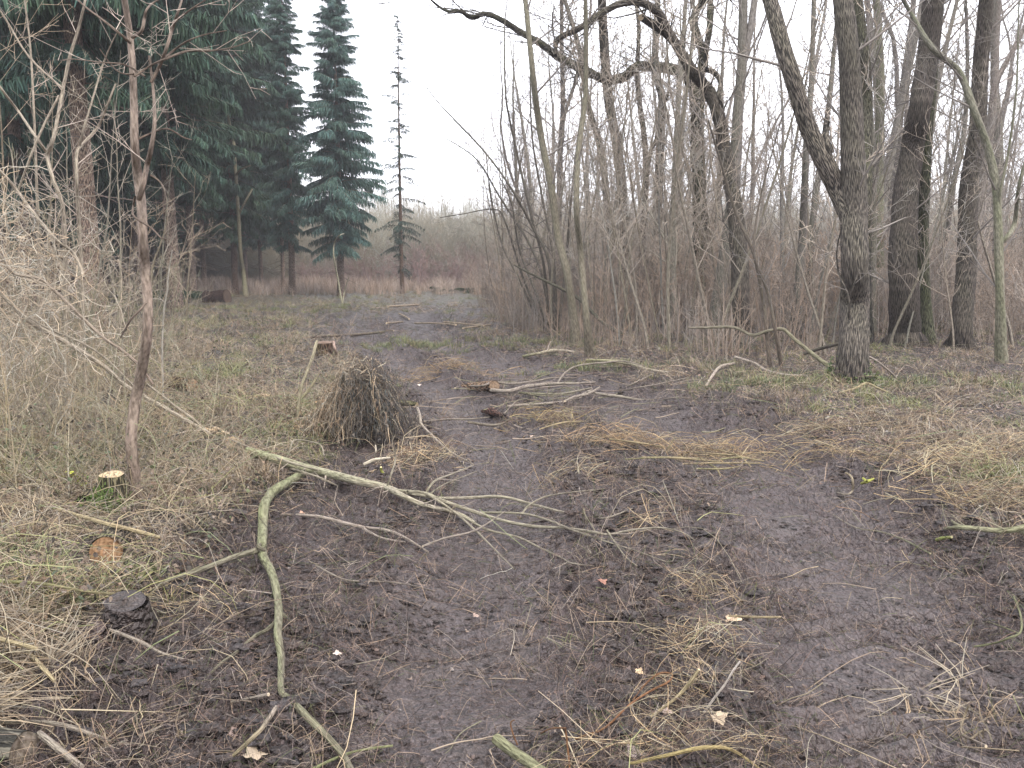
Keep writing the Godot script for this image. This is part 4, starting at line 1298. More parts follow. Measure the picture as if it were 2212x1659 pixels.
func make_stumps() -> void:
	rng.seed = 626
	var bark := Color(0.14, 0.115, 0.09)
	# fresh pale stump
	var at := gp(241, 1108)
	var o := thing("stump", "fresh-cut stump with a pale top and bright green moss at its foot", "stump", at)
	log_piece(o, Vector3(0, -0.06, 0), Vector3(0.008, 0.235, -0.01), 0.088, 0.074, Color(0.20, 0.17, 0.12), Color(0.52, 0.415, 0.28), false, 0.5, 0.25)
	moss_on(o, Vector3(-0.01, 0.0, 0.085), Vector3(0.055, 0.07, 0.012), 900, Color(0.075, 0.11, 0.028))
	# the hollow black log end
	at = gp(190, 1103)
	o = thing("hollow_log", "short rotten log with a black hollow end beside the fresh stump", "log", at)
	var b := MB.new()
	b.tube(PackedVector3Array([Vector3(0.02, 0.035, 0.05), Vector3(0, 0.04, -0.06), Vector3(-0.03, 0.05, -0.3)]), PackedFloat32Array([0.078, 0.08, 0.075]), 18, Color(0.16, 0.13, 0.095), bark, Color(0.14, 0.13, 0.07), 0.4, 0.12)
	part("bark", b.done(), mat.bark, o)
	b = MB.new()
	b.tube(PackedVector3Array([Vector3(0.02, 0.035, 0.05), Vector3(0, 0.04, -0.06), Vector3(-0.02, 0.045, -0.2), Vector3(-0.02, 0.045, -0.22)]), PackedFloat32Array([0.064, 0.06, 0.05, 0.001]), 18, Color(0.02, 0.016, 0.014), Color(0.012, 0.01, 0.01))
	part("hollow", b.done(), mat.twig, o)
	# cut orange log end
	at = gp(231, 1215)
	o = thing("cut_log", "sawn log end with an orange-brown face lying in the left grass", "log", at)
	log_piece(o, Vector3(-0.10, 0.02, -0.36), Vector3(0.0, 0.055, 0.0), 0.085, 0.08, bark, Color(0.30, 0.185, 0.105), false, 0.2)
	# muddy stumps
	at = gp(266, 1345)
	o = thing("stump", "larger mud-covered dark stump at the left edge of the mud", "stump", at)
	log_piece(o, Vector3(0, -0.08, 0), Vector3(0.02, 0.10, 0.012), 0.125, 0.085, Color(0.075, 0.056, 0.050), Color(0.095, 0.075, 0.066), false, 0.0, 0.5, true)
	at = gp(205, 1392)
	o = thing("stump", "small reddish muddy stump just left of the larger muddy one", "stump", at)
	log_piece(o, Vector3(0, -0.06, 0), Vector3(0.0, 0.065, 0.012), 0.066, 0.054, Color(0.085, 0.055, 0.048), Color(0.10, 0.07, 0.06), false, 0.0, 0.3, true)
	# others further off
	at = gp(396, 846)
	o = thing("cut_log", "short reddish brown log in the dead grass right of the young tree", "log", at)
	log_piece(o, Vector3(-0.16, 0.08, -0.12), Vector3(0.13, 0.08, 0.06), 0.085, 0.085, Color(0.14, 0.085, 0.06), Color(0.3, 0.2, 0.13), true, 0.1)
	at = gp(700, 768)
	o = thing("stump", "reddish stump with a mossy foot behind the withered bush", "stump", at)
	log_piece(o, Vector3(0, -0.08, 0), Vector3(0.0, 0.22, 0), 0.19, 0.165, Color(0.16, 0.095, 0.075), Color(0.2, 0.14, 0.11), false, 0.3, 0.3)
	at = gp(470, 652)
	o = thing("root_plate", "low dark earthy mound of an upturned stump before the spruces", "stump", at)
	log_piece(o, Vector3(-0.5, 0.12, 0), Vector3(0.5, 0.22, 0.2), 0.26, 0.34, Color(0.075, 0.05, 0.04), Color(0.09, 0.06, 0.045), true, 0.0, 0.4)
	# grey log at the lower left corner
	at = gp(20, 1640)
	o = thing("cut_log", "weathered grey log end at the lower left corner", "log", at)
	log_piece(o, Vector3(-0.5, 0.05, -0.10), Vector3(0.06, 0.045, 0.02), 0.062, 0.058, Color(0.13, 0.12, 0.105), Color(0.17, 0.14, 0.115), false, 0.1)
	# log by the withered bush
	var a := gp(877, 976, 0.035)
	var c := gp(903, 906, 0.04)
	o = thing("cut_log", "grey-brown log pointing up the track right of the withered bush", "log", a)
	log_piece(o, c - a, Vector3.ZERO, 0.052, 0.058, Color(0.17, 0.14, 0.12), Color(0.22, 0.15, 0.115), true, 0.05)
	a = gp(858, 868, 0.03)
	c = gp(900, 874, 0.03)
	o = thing("cut_log", "thin greenish log behind the withered bush's right side", "log", a)
	log_piece(o, Vector3.ZERO, c - a, 0.028, 0.03, Color(0.2, 0.18, 0.12), Color(0.3, 0.24, 0.16), true, 0.3)
	# splintered orange wood in the stick pile
	a = gp(1000, 838, 0.06)
	c = gp(1068, 834, 0.08)
	o = thing("splintered_log", "splintered orange-brown log at the left end of the stick pile", "log", a)
	log_piece(o, Vector3.ZERO, c - a, 0.06, 0.07, Color(0.26, 0.18, 0.125), Color(0.22, 0.155, 0.11), false, 0.0)
	a = gp(1042, 888, 0.02)
	c = gp(1086, 898, 0.03)
	o = thing("bark_slab", "reddish slab of bark lying in the mud below the stick pile", "bark", a)
	b = MB.new()
	b.tube(PackedVector3Array([Vector3.ZERO, (c - a) * 0.5 + Vector3(0, 0.02, 0), c - a]), PackedFloat32Array([0.02, 0.045, 0.012]), 7, Color(0.17, 0.095, 0.075), Color(0.13, 0.075, 0.06), Color(0, 0, 0), 0.0, 0.3)
	part("slab", b.done(), mat.bark, o)
	# pale broken wood by the poles
	for k in 5:
		var q: Vector2 = [Vector2(447, 931), Vector2(486, 938), Vector2(508, 951), Vector2(470, 929), Vector2(570, 856)][k]
		var s := rng.randf_range(0.05, 0.09) * (1.7 if k == 4 else 1.0)
		b = MB.new()
		b.tube(PackedVector3Array([Vector3(-s, 0, 0), Vector3(-s * 0.2, 0.012, 0.01), Vector3(s, 0.005, 0.02)]), PackedFloat32Array([0.012, 0.024, 0.008]), 6, Color(0.5, 0.38, 0.25), Color(0.56, 0.44, 0.3), Color(0, 0, 0), 0.0, 0.3)
		single("wood_chip", b.done(), mat.wood, ["pale wood splinter where the lowest pole meets the grass", "pale splinter second from the left by the fallen branch's butt", "pale wood splinter nearest the fallen green branch's butt", "small pale splinter above the lowest pole's end", "broad tan piece of wood in the grass left of the withered bush"][k], "wood chip", gp(q.x, q.y, 0.03))
	# the withered bush: drooping strands over a hidden stump
	at = gp(758, 958)
	o = thing("withered_bush", "dark heap of withered drooping plants beside the track", "bush", at)
	var px := at.z * -1.0 / FOCAL
	log_piece(o, Vector3(-0.05, -0.05, -0.25), Vector3(-0.02, 0.45, -0.28), 0.17, 0.13, Color(0.06, 0.045, 0.035), Color(0.07, 0.055, 0.04), false, 0.0, 0.2)
	for half in 3:
		b = MB.new()
		for k in [800, 800, 280][half]:
			# stems rise from the foot, arch over and hang, the longest to the right
			var x0 := clampf(0.02 + rng.randfn() * 0.21, -0.48, 0.38)
			var lump := 0.68 * (clampf(1.0 - maxf(0.0, -x0 - 0.02) / 0.5, 0.05, 1.0) if x0 < 0.22 else exp(-pow((x0 - 0.22) / 0.16, 2.0))) * rng.randf_range(0.32, 1.08) + 0.08 * n_lump.get_noise_2d(x0 * 2.0, k * 0.002)
			var top := Vector3(x0, maxf(lump, 0.12), -0.22 + rng.randfn() * 0.13)
			var ang := rng.randf() * TAU
			var out := Vector3(cos(ang), 0, sin(ang)) * rng.randf_range(0.05, 0.34)
			var q := top
			var p := PackedVector3Array([q])
			var fall := top.y * rng.randf_range(0.35, 1.0)
			for j in 5:
				var f := (j + 1) / 5.0
				p.push_back(top + out * f * 1.2 + Vector3(0, 0.10 * sin(f * 3.1) * rng.randf() - fall * f * f, 0) + ball() * 0.03)
			if half == 2:
				var cs := shade(Color(0.38, 0.30, 0.20), 0.35)
				b.ribbon(p, ball().normalized(), 0.006, 0.003, cs, cs * 1.1)
				continue
			var left := smoothstep(0.10, -0.25, x0 + out.x)
			var cd := shade(Color(0.085, 0.072, 0.060).lerp(Color(0.24, 0.185, 0.125), left * 0.85), 0.55)
			b.ribbon(p, ball().normalized(), 0.0045, 0.0025, cd, cd)
			for j in 4:
				var s := p[1 + rng.randi() % 5].lerp(p[rng.randi() % 5], 0.4 * rng.randf())
				var w := rng.randf_range(0.008, 0.022)
				b.ribbon(PackedVector3Array([s, s + Vector3.DOWN * w * 0.6 + ball() * w, s + Vector3.DOWN * w * 1.2 + ball() * w * 1.4]), ball().normalized(), w * 0.6, w * 0.15, shade(cd, 0.5), shade(cd * 1.1, 0.5))
		if half == 1:
			for k in 70:
				var hub := Vector3(rng.randf_range(-0.12, 0.40), rng.randf_range(0.06, 0.60), rng.randf_range(-0.18, 0.10))
				hub.y *= 1.0 - 0.5 * smoothstep(0.2, 0.4, hub.x)
				for j in 16:
					var st := hub + ball() * 0.045
					var w := rng.randf_range(0.012, 0.034)
					var cc := shade(Color(0.060, 0.056, 0.046) if j % 4 else Color(0.15, 0.115, 0.085), 0.4)
					b.ribbon(PackedVector3Array([st, st + Vector3.DOWN * w * 0.8 + ball() * w * 0.5, st + Vector3.DOWN * w * 1.7 + ball() * w]), ball().normalized(), w * 0.7, w * 0.15, cc, shade(cc, 0.3))
		if half == 0:
			for k in 60:
				var aa := rng.randf_range(-0.2, 3.3)
				var st := Vector3(rng.randfn() * 0.14, rng.randf_range(0.2, 0.6), -0.2 + rng.randfn() * 0.1)
				grow(b, st, Vector3(cos(aa) * 0.9, sin(aa) * 0.8 + 0.1, rng.randfn() * 0.5), rng.randf_range(0.12, 0.34), 0.0028, 1, pp(0.0016, 2, Color(0.12, 0.095, 0.075), Color(0.17, 0.135, 0.10), [0.08, 0.06], -0.03, 0.2, 0.5))
		part(["hanging_leaves", "hanging_leaves", "straw_strands"][half], b.done(), mat.leaf, o).set_meta("kind", "stuff")

# ---------------------------------------------------------------- branches and sticks on the ground
# list: x, y, width in picture units; up: heights above the ground, one per point
func lie(list: Array, up: Array, o: Vector3, wide := 1.2) -> Array:
	var p := PackedVector3Array()
	var r := PackedFloat32Array()
	var m := list.size() / 3
	for k in m:
		var q := gp(list[k * 3], list[k * 3 + 1])
		var rr: float = list[k * 3 + 2] * 0.5 * wide * -q.z / FOCAL
		var l: float = (up[k] if k < up.size() else 0.0) + rr * 0.7 + 0.022
		p.push_back(gp(list[k * 3], list[k * 3 + 1], l) - o)
		r.push_back(rr)
	return smooth_path(p, r, 4)

func stick(called: String, label: String, category: String, list: Array, c0: Color, c1: Color, up := [], twig := 0.0, moss := 0.15, forks := []) -> Node3D:
	var o := thing(called, label, category, gp(list[0], list[1]))
	var b := MB.new()
	var g := lie(list, up, o.position)
	b.tube(g[0], g[1], 10 if list[2] > 9 else 6, c0, c1, Color(0.20, 0.23, 0.10), moss, 0.10, true)
	part("stem", b.done(), mat.smooth, o)
	var tw := MB.new()
	var P := pp(0.0016, 2, c1 * 0.85, c1 * 0.85, [0.14, 0.1], 0.01, 0.14, 0.5)
	if twig > 0.0:
		clothe(tw, g[0], g[1], 0.2, twig, Vector2(0.06, 0.28), P, 0.9)
	for f in forks:
		var fb := MB.new()
		var fg := lie(f[0], f[1] if f.size() > 1 else [], o.position)
		fb.tube(fg[0], fg[1], 7, c0.lerp(c1, 0.6), c1, Color(0.20, 0.23, 0.10), moss * 0.7, 0.08)
		part("side_branch", fb.done(), mat.smooth, o)
		if twig > 0.0:
			clothe(tw, fg[0], fg[1], 0.2, twig * 1.3, Vector2(0.05, 0.22), P, 0.9)
	if tw.v.size() > 0:
		part("twigs", tw.done(), mat.twig, o).set_meta("kind", "stuff")
	return o

func make_sticks() -> void:
	rng.seed = 737
	var green := Color(0.27, 0.265, 0.16)
	var grn2 := Color(0.40, 0.335, 0.275)
	var grey := Color(0.37, 0.305, 0.26)
	var brown := Color(0.15, 0.115, 0.095)
	var straw := Color(0.42, 0.33, 0.20)
	stick("fallen_sapling", "long fallen green sapling fanning into many branches across the mud", "branch", [535, 974, 13, 601, 993, 15, 651, 1009, 16, 713, 1024, 15, 776, 1040, 14, 832, 1052, 12, 860, 1063, 10], green, grn2, [0.06, 0.07, 0.07, 0.07, 0.06, 0.06, 0.05], 0.28, 0.25, [
		[[832, 1054, 8, 860, 1066, 9, 913, 1090, 9, 988, 1109, 8, 1026, 1130, 7], [0.05, 0.05, 0.03, 0.02, 0.01]],
		[[850, 1060, 8, 919, 1067, 8, 950, 1080, 7, 1017, 1103, 7, 1084, 1124, 6, 1152, 1137, 6, 1219, 1140, 5, 1286, 1150, 5, 1316, 1154, 4, 1370, 1144, 3.5, 1427, 1140, 3, 1474, 1150, 2.5, 1501, 1167, 1.5], [0.06, 0.05, 0.05, 0.05, 0.05, 0.04, 0.04, 0.03, 0.04, 0.07, 0.08, 0.05, 0.02]],
		[[880, 1064, 6, 950, 1076, 6, 1017, 1075, 6, 1084, 1073, 5.5, 1152, 1090, 5, 1219, 1107, 4.5, 1279, 1117, 4, 1313, 1118, 3.5, 1370, 1096, 2], [0.06, 0.06, 0.06, 0.06, 0.05, 0.03, 0.02, 0.02, 0.04]],
		[[1030, 1107, 4, 1101, 1108, 4, 1145, 1112, 4, 1202, 1130, 3.5, 1242, 1147, 3, 1286, 1160, 2.5, 1353, 1169, 1.5], [0.05, 0.06, 0.06, 0.04, 0.04, 0.03, 0.01]],
		[[940, 1096, 5, 994, 1113, 5, 1050, 1143, 4.5, 1118, 1160, 4, 1168, 1184, 3.5, 1212, 1204, 3, 1236, 1217, 2.5, 1299, 1224, 1.5], [0.04, 0.04, 0.03, 0.03, 0.02, 0.02, 0.02, 0.01]],
		[[880, 1062, 5, 913, 1064, 5, 950, 1084, 4.5, 988, 1111, 4, 1026, 1145, 4, 1060, 1178, 3, 1110, 1228, 2], [0.07, 0.08, 0.09, 0.08, 0.07, 0.06, 0.04]],
		[[1128, 1112, 3.5, 1133, 1102, 3.5, 1145, 1090, 3.5, 1178, 1073, 3, 1236, 1063, 2.5, 1306, 1056, 2], [0.05, 0.07, 0.09, 0.08, 0.05, 0.03]],
		[[1246, 1147, 3, 1313, 1171, 2.6, 1370, 1188, 2.4, 1444, 1214, 2, 1457, 1198, 1.2], [0.03, 0.02, 0.02, 0.03, 0.05]],
		[[1311, 1145, 3, 1330, 1174, 2.6, 1353, 1204, 2.4, 1377, 1223, 2], [0.05, 0.05, 0.03, 0.01]],
		[[835, 1054, 3.5, 845, 1024, 3, 854, 993, 2.6, 851, 955, 1.6], [0.05, 0.12, 0.22, 0.34]],
		[[920, 1066, 4, 938, 1040, 4, 976, 1024, 3.4, 1023, 1005, 2], [0.05, 0.10, 0.11, 0.10]],
		[[930, 1066, 3, 960, 1046, 2.6, 1000, 1030, 2.2, 1030, 1018, 1.6], [0.05, 0.06, 0.06, 0.06]],
		[[620, 990, 3, 628, 965, 3, 640, 950, 2.5, 690, 960, 2.5, 700, 985, 2], [0.08, 0.16, 0.2, 0.18, 0.12]],
		[[700, 1018, 4, 640, 1003, 4, 560, 975, 3, 500, 950, 2.5], [0.06, 0.10, 0.12, 0.1]],
		[[540, 985, 5, 600, 1004, 5, 680, 1028, 4, 730, 1050, 3], [0.05, 0.03, 0.02, 0.01]]])
	stick("mossy_branch", "crooked lichen-green branch running down the left of the mud to the bottom edge", "branch", [655, 1022, 14, 620, 1043, 16, 596, 1057, 17, 582, 1071, 17, 570, 1096, 17, 568, 1134, 17, 566, 1174, 17, 565, 1190, 19, 573, 1212, 16, 585, 1233, 15, 596, 1270, 14, 602, 1320, 14, 600, 1370, 14, 607, 1415, 14, 607, 1460, 13, 608, 1495, 12, 625, 1510, 13, 665, 1550, 14, 710, 1595, 13, 743, 1635, 13, 765, 1675, 12], green * 0.72, Color(0.20, 0.162, 0.132), [0.04, 0.05, 0.05, 0.05, 0.05, 0.04, 0.04, 0.04, 0.03, 0.03, 0.03, 0.03, 0.03, 0.03, 0.02, 0.0, 0.02, 0.04, 0.05, 0.05, 0.05], 0.0, 0.35, [
		[[562, 1188, 12, 540, 1193, 11, 500, 1205, 10, 450, 1225, 10, 400, 1242, 10, 360, 1255, 8, 325, 1277, 6], [0.04, 0.05, 0.05, 0.05, 0.04, 0.03, 0.01]],
		[[600, 1340, 9, 575, 1362, 8, 550, 1375, 8, 510, 1410, 7, 475, 1435, 6, 440, 1470, 4], [0.02, 0.02, 0.02, 0.01]],
		[[604, 1320, 7, 630, 1345, 5, 650, 1362, 3], [0.02, 0.02]],
		[[568, 1172, 6, 558, 1180, 7, 572, 1188, 6], [0.05, 0.07, 0.06]]])
	# sticks of the foreground
	stick("stick", "long thin stick slanting to the lower left below the crooked branch", "stick", [580, 1500, 7, 480, 1522, 7, 400, 1545, 7, 325, 1580, 6, 260, 1605, 5, 215, 1620, 4], grey, grey, [0.02], 0.5)
	stick("stick", "short stub of a stick pointing down left beside the pale fallen leaf", "stick", [597, 1528, 9, 575, 1560, 9, 560, 1580, 9, 505, 1632, 8], grey, straw * 0.8, [0.03, 0.04, 0.04, 0.03])
	stick("stick", "thin curved stick right of the small muddy stump", "stick", [235, 1360, 7, 300, 1385, 7, 360, 1415, 6, 435, 1432, 4], grey, grey, [0.05, 0.03, 0.02])
	stick("dry_stalk", "straight pale dry stalk lying across the grass below the fresh stump", "stalk", [125, 1100, 6, 225, 1130, 7, 285, 1145, 8, 345, 1161, 7], straw * 0.9, straw * 1.1, [0.08, 0.1, 0.1, 0.06])
	stick("stick", "thick brown stick leaving the lower left corner", "stick", [85, 1585, 13, 120, 1612, 14, 178, 1660, 14], grey * 0.9, grey, [0.03, 0.03, 0.02])
	stick("stick", "dark curved stick lying above the grey log end at the lower left", "stick", [0, 1562, 8, 80, 1560, 10, 150, 1570, 10, 240, 1602, 7], brown, grey, [0.04, 0.04, 0.03, 0.0])
	stick("dry_stalk", "pale broken stalk at the left edge above the small muddy stump", "stalk", [-20, 1374, 9, 0, 1380, 10, 80, 1402, 8], straw, straw, [0.08, 0.08, 0.06])
	stick("dry_stalk", "pale broken stalk pointing down right, left of the small muddy stump", "stalk", [60, 1410, 8, 90, 1440, 9, 118, 1472, 7], straw, straw * 1.1, [0.05, 0.05, 0.03])
	stick("dry_stalk", "long greenish stalk along the grass at the left edge", "stalk", [-20, 1255, 6, 100, 1262, 6, 200, 1280, 5, 330, 1285, 4], Color(0.3, 0.29, 0.13), straw * 0.8, [0.10, 0.10, 0.08, 0.06], 0.4)
	stick("stick", "grey double stick lying in the mud below the fallen green sapling", "stick", [607, 1112, 5, 682, 1115, 6, 745, 1130, 7, 791, 1140, 6, 838, 1146, 6, 876, 1162, 5, 926, 1193, 3], grey, grey, [0.02, 0.02, 0.02, 0.02, 0.02], 0.0, 0.1, [[[785, 1142, 6, 823, 1162, 5, 876, 1171, 3], [0.02, 0.01]]])
	stick("stick", "straight twig crossing under the fan of the fallen sapling", "stick", [913, 1180, 4, 963, 1162, 4, 1026, 1146, 3.5, 1091, 1105, 2], grey, grey, [0.02, 0.05, 0.08, 0.12])
	stick("stick", "very long thin twig lying low in the middle of the mud", "stick", [682, 1221, 3, 723, 1243, 3.5, 760, 1255, 3.5, 854, 1258, 3, 940, 1277, 2.5], grey, grey * 0.9, [0.03, 0.02, 0.01], 0.3)
	stick("cut_stick", "cut green stick with a round end at the bottom edge", "stick", [1073, 1597, 21, 1110, 1625, 21, 1145, 1648, 21, 1185, 1678, 20], Color(0.23, 0.22, 0.13), Color(0.21, 0.195, 0.12), [0.03, 0.03, 0.03])
	stick("twig", "light green twig at the bottom edge left of the cut stick", "twig", [670, 1664, 6, 720, 1640, 6, 760, 1625, 5, 800, 1617, 5, 848, 1611, 5], Color(0.30, 0.31, 0.15), Color(0.33, 0.33, 0.17), [0.02, 0.02, 0.02, 0.02, 0.02])
	stick("orange_shoot", "orange-red looped shoot lying by the straw at the bottom", "twig", [1212, 1612, 4, 1260, 1590, 4, 1307, 1572, 4, 1360, 1522, 4, 1410, 1490, 4, 1442, 1474, 3.5, 1452, 1457, 3, 1427, 1454, 3, 1397, 1475, 3, 1367, 1512, 2.5], Color(0.33, 0.14, 0.065), Color(0.36, 0.17, 0.09), [0.01, 0.02, 0.03, 0.05, 0.05, 0.06, 0.08, 0.09, 0.06, 0.02])
	stick("orange_shoot", "bent orange shoot standing at the left of the looped one", "twig", [1231, 1660, 4, 1228, 1630, 4, 1222, 1580, 4, 1218, 1573, 3.5, 1190, 1574, 3, 1168, 1584, 2.5], Color(0.33, 0.14, 0.065), Color(0.30, 0.15, 0.085), [0.01, 0.04, 0.10, 0.11, 0.09, 0.04])
	stick("orange_shoot", "short orange stub left of the bent orange shoot", "twig", [1118, 1610, 3, 1108, 1585, 3, 1103, 1562, 3, 1112, 1555, 2], Color(0.30, 0.13, 0.065), Color(0.30, 0.13, 0.065), [0.0, 0.04, 0.07, 0.08])
	stick("bleached_stalk", "whitish bent stalk rising out of the straw near the bottom", "stalk", [1520, 1540, 4, 1545, 1505, 4.5, 1565, 1480, 4.5, 1583, 1450, 4, 1598, 1429, 3.5], Color(0.55, 0.47, 0.42), Color(0.6, 0.52, 0.47), [0.01, 0.05, 0.09, 0.13, 0.17])
	stick("dry_stalk", "split pale stalk leaning in the straw left of the whitish one", "stalk", [1407, 1547, 5, 1445, 1520, 6, 1473, 1495, 7, 1495, 1468, 8, 1510, 1446, 6], straw, straw * 1.1, [0.01, 0.03, 0.05, 0.08, 0.11])
	stick("dry_stalk", "pale straight stalk right of the leaf on the middle ridge", "stalk", [1573, 1330, 4, 1630, 1333, 5, 1686, 1333, 4], straw * 0.9, straw, [0.03, 0.02, 0.02])
	stick("dry_stalk", "thick yellow curved stalk in the straw at the bottom edge", "stalk", [1360, 1650, 6, 1440, 1632, 7, 1520, 1615, 8, 1580, 1620, 7, 1640, 1660, 4], Color(0.46, 0.35, 0.15), Color(0.45, 0.34, 0.17), [0.05, 0.06, 0.06, 0.05, 0.02])
	stick("twig", "bent greenish twig in the right-hand mud near the right edge", "twig", [2104, 1397, 4, 2150, 1389, 4, 2177, 1379, 4, 2204, 1366, 4.5, 2205, 1330, 4, 2190, 1288, 3], Color(0.24, 0.23, 0.13), Color(0.26, 0.25, 0.15), [0.01, 0.01, 0.02, 0.03, 0.05, 0.04], 0.0, 0.2, [[[2200, 1368, 3, 2160, 1352, 2.5, 2120, 1338, 1.5], [0.03, 0.02]]])
	stick("twig", "dark forked twig lying near the lower right", "twig", [2130, 1612, 6, 2085, 1590, 5, 2076, 1575, 5, 2084, 1545, 4, 2092, 1525, 3], grey * 0.8, straw * 0.8, [0.01, 0.02, 0.03, 0.06, 0.08], 0.0, 0.0, [[[2096, 1598, 5, 2120, 1580, 4, 2152, 1572, 3], [0.02, 0.03]]])
	stick("branch", "greenish forked branch reaching in from the right edge over the rut", "branch", [2240, 1132, 12, 2190, 1144, 11, 2160, 1146, 10, 2120, 1143, 9, 2075, 1139, 8, 2040, 1142, 5], Color(0.24, 0.225, 0.14), Color(0.26, 0.235, 0.16), [0.06, 0.05, 0.05, 0.05, 0.05, 0.03], 0.4, 0.25, [[[2078, 1138, 6, 2062, 1130, 5, 2055, 1124, 4], [0.05, 0.06]], [[2200, 1146, 9, 2230, 1160, 9, 2260, 1178, 8], [0.04, 0.02, 0.01]]])
	stick("green_shoot", "bright green shoot lying under the right-hand branch", "twig", [2016, 1168, 4, 2035, 1163, 7, 2056, 1160, 5], Color(0.34, 0.37, 0.12), Color(0.36, 0.39, 0.13), [0.01, 0.01])
	stick("twig", "thin green twig crossing the right-hand rut", "twig", [2010, 1196, 3.5, 1950, 1165, 3.5, 1900, 1148, 3, 1850, 1140, 2.5, 1800, 1112, 2], Color(0.22, 0.22, 0.14), grey, [0.01, 0.01, 0.02, 0.02])
	stick("yellow_shoot", "yellow-green forked shoot on the right edge of the mud", "twig", [1861, 1044, 5, 1874, 1040, 6, 1887, 1034, 4], Color(0.40, 0.40, 0.10), Color(0.40, 0.40, 0.10), [0.02, 0.02, 0.03], 0.0, 0.0, [[[1872, 1040, 5, 1864, 1033, 4], [0.02, 0.04]]])
	stick("bent_cane", "pale cane bent in a hoop over a muddy clod at the right rut", "stalk", [1808, 1064, 3, 1830, 1068, 3.5, 1842, 1058, 4, 1841, 1035, 4, 1834, 1025, 3.5, 1827, 1022, 3], grey, straw, [0.01, 0.01, 0.03, 0.10, 0.13, 0.12])
	# around the withered bush
	stick("peeled_stick", "white peeled stick lying below the withered bush", "stick", [787, 1003, 6, 807, 994, 6, 825, 991, 5, 842, 989, 4], Color(0.68, 0.60, 0.46), Color(0.62, 0.54, 0.42), [0.05, 0.05, 0.05, 0.05], 0.0, 0.0, [[[808, 993, 3, 812, 975, 3, 811, 962, 2.5], [0.05, 0.1, 0.13]]])
	stick("green_shoot", "small yellow-green stub below the white peeled stick", "twig", [823, 1009, 4, 824, 1017, 5, 829, 1026, 6], Color(0.42, 0.42, 0.14), Color(0.33, 0.33, 0.05), [0.05, 0.04, 0.01])
	stick("stick", "bent pale stick leaning from the log toward the mud right of the withered bush", "stick", [902, 882, 5, 907, 900, 5.5, 911, 918, 5, 936, 943, 4, 970, 974, 3.5, 1026, 1005, 2], grey * 1.2, grey, [0.16, 0.13, 0.10, 0.06, 0.03, 0.0])
	slanted("leaning_stake", "tall bent pale stake rising left of the withered bush", [641, 950, 7, 645, 880, 7, 650, 840, 7, 662, 805, 7, 674, 775, 7, 680, 752, 7, 685, 736, 6], 8.0, 8.2, Color(0.34, 0.30, 0.20), Color(0.42, 0.36, 0.25), 0.0, Vector2.ZERO, "stake")
	slanted("leaning_stake", "mossy stake slanting up from the grass behind the bent pale one", [600, 915, 9, 630, 880, 8, 665, 845, 7, 690, 805, 4], 8.6, 8.8, Color(0.27, 0.25, 0.14), Color(0.30, 0.25, 0.16), 0.0, Vector2.ZERO, "stake")
	stick("dry_stalk", "pinkish thin stake beside the reddish stump", "stalk", [728, 765, 5, 724, 755, 5, 720, 738, 4], Color(0.36, 0.24, 0.2), Color(0.4, 0.28, 0.24), [0.0, 0.1, 0.22])
	# single stalks on the yellow straw of the ridge
	var yl := [[1365, 990, 1440, 988, 1521, 993], [1490, 973, 1540, 980, 1590, 986], [1490, 1000, 1560, 1000, 1632, 1003], [1520, 1010, 1560, 1013, 1590, 1009], [1545, 966, 1590, 982, 1612, 1010], [1400, 985, 1470, 990, 1545, 999], [1570, 990, 1600, 988, 1640, 998], [1330, 946, 1390, 958, 1450, 972], [1180, 925, 1215, 913, 1250, 912], [1545, 1000, 1548, 1012, 1546, 1030]]
	var yn := ["long greenish yellow stalk leading the ridge's straw bundle on its left", "yellow stalk along the back of the ridge's straw bundle", "lowest long yellow stalk of the ridge's straw bundle", "short bowed stalk in front of the ridge's straw bundle", "yellow stalk slanting forward through the ridge's straw bundle", "tan stalk through the middle of the ridge's straw bundle", "yellow stalk sticking out right of the ridge's straw bundle", "brown stalk in the trampled straw of the ridge", "tan stalk on the first small straw heap of the ridge", "upright yellow stub at the front of the ridge's straw bundle"]
	for k in yl.size():
		var q: Array = yl[k]
		stick("dry_stalk", yn[k], "stalk", [q[0] - 14, q[1] + 2, 2.4, q[2], q[3], 3.2, q[4] + 10, q[5] - 2, 2.2], Color(0.40, 0.31, 0.18) if k % 3 else Color(0.34, 0.31, 0.16), Color(0.42, 0.33, 0.20), [0.03 + 0.01 * (k % 4), 0.05, 0.02 + 0.01 * (k % 3)])
	# the stick pile across the track
	var lab := ["uppermost long stick of the pile across the track", "thick pale stick through the middle of the pile across the track", "greenish low-curving stick of the pile across the track", "pale grey stick along the pile's lower edge", "brown stick reaching from the pile into the right-hand mud", "thin forked bough rising from the pile toward the bend", "thin stick slanting up at the right of the pile", "short thick piece lying across the pile's right half", "thin stick at the far right of the pile", "thin stick below the pile at its left", "broken brown stick below the pile, at its left end", "straggling twig right of the pile near the verge"]
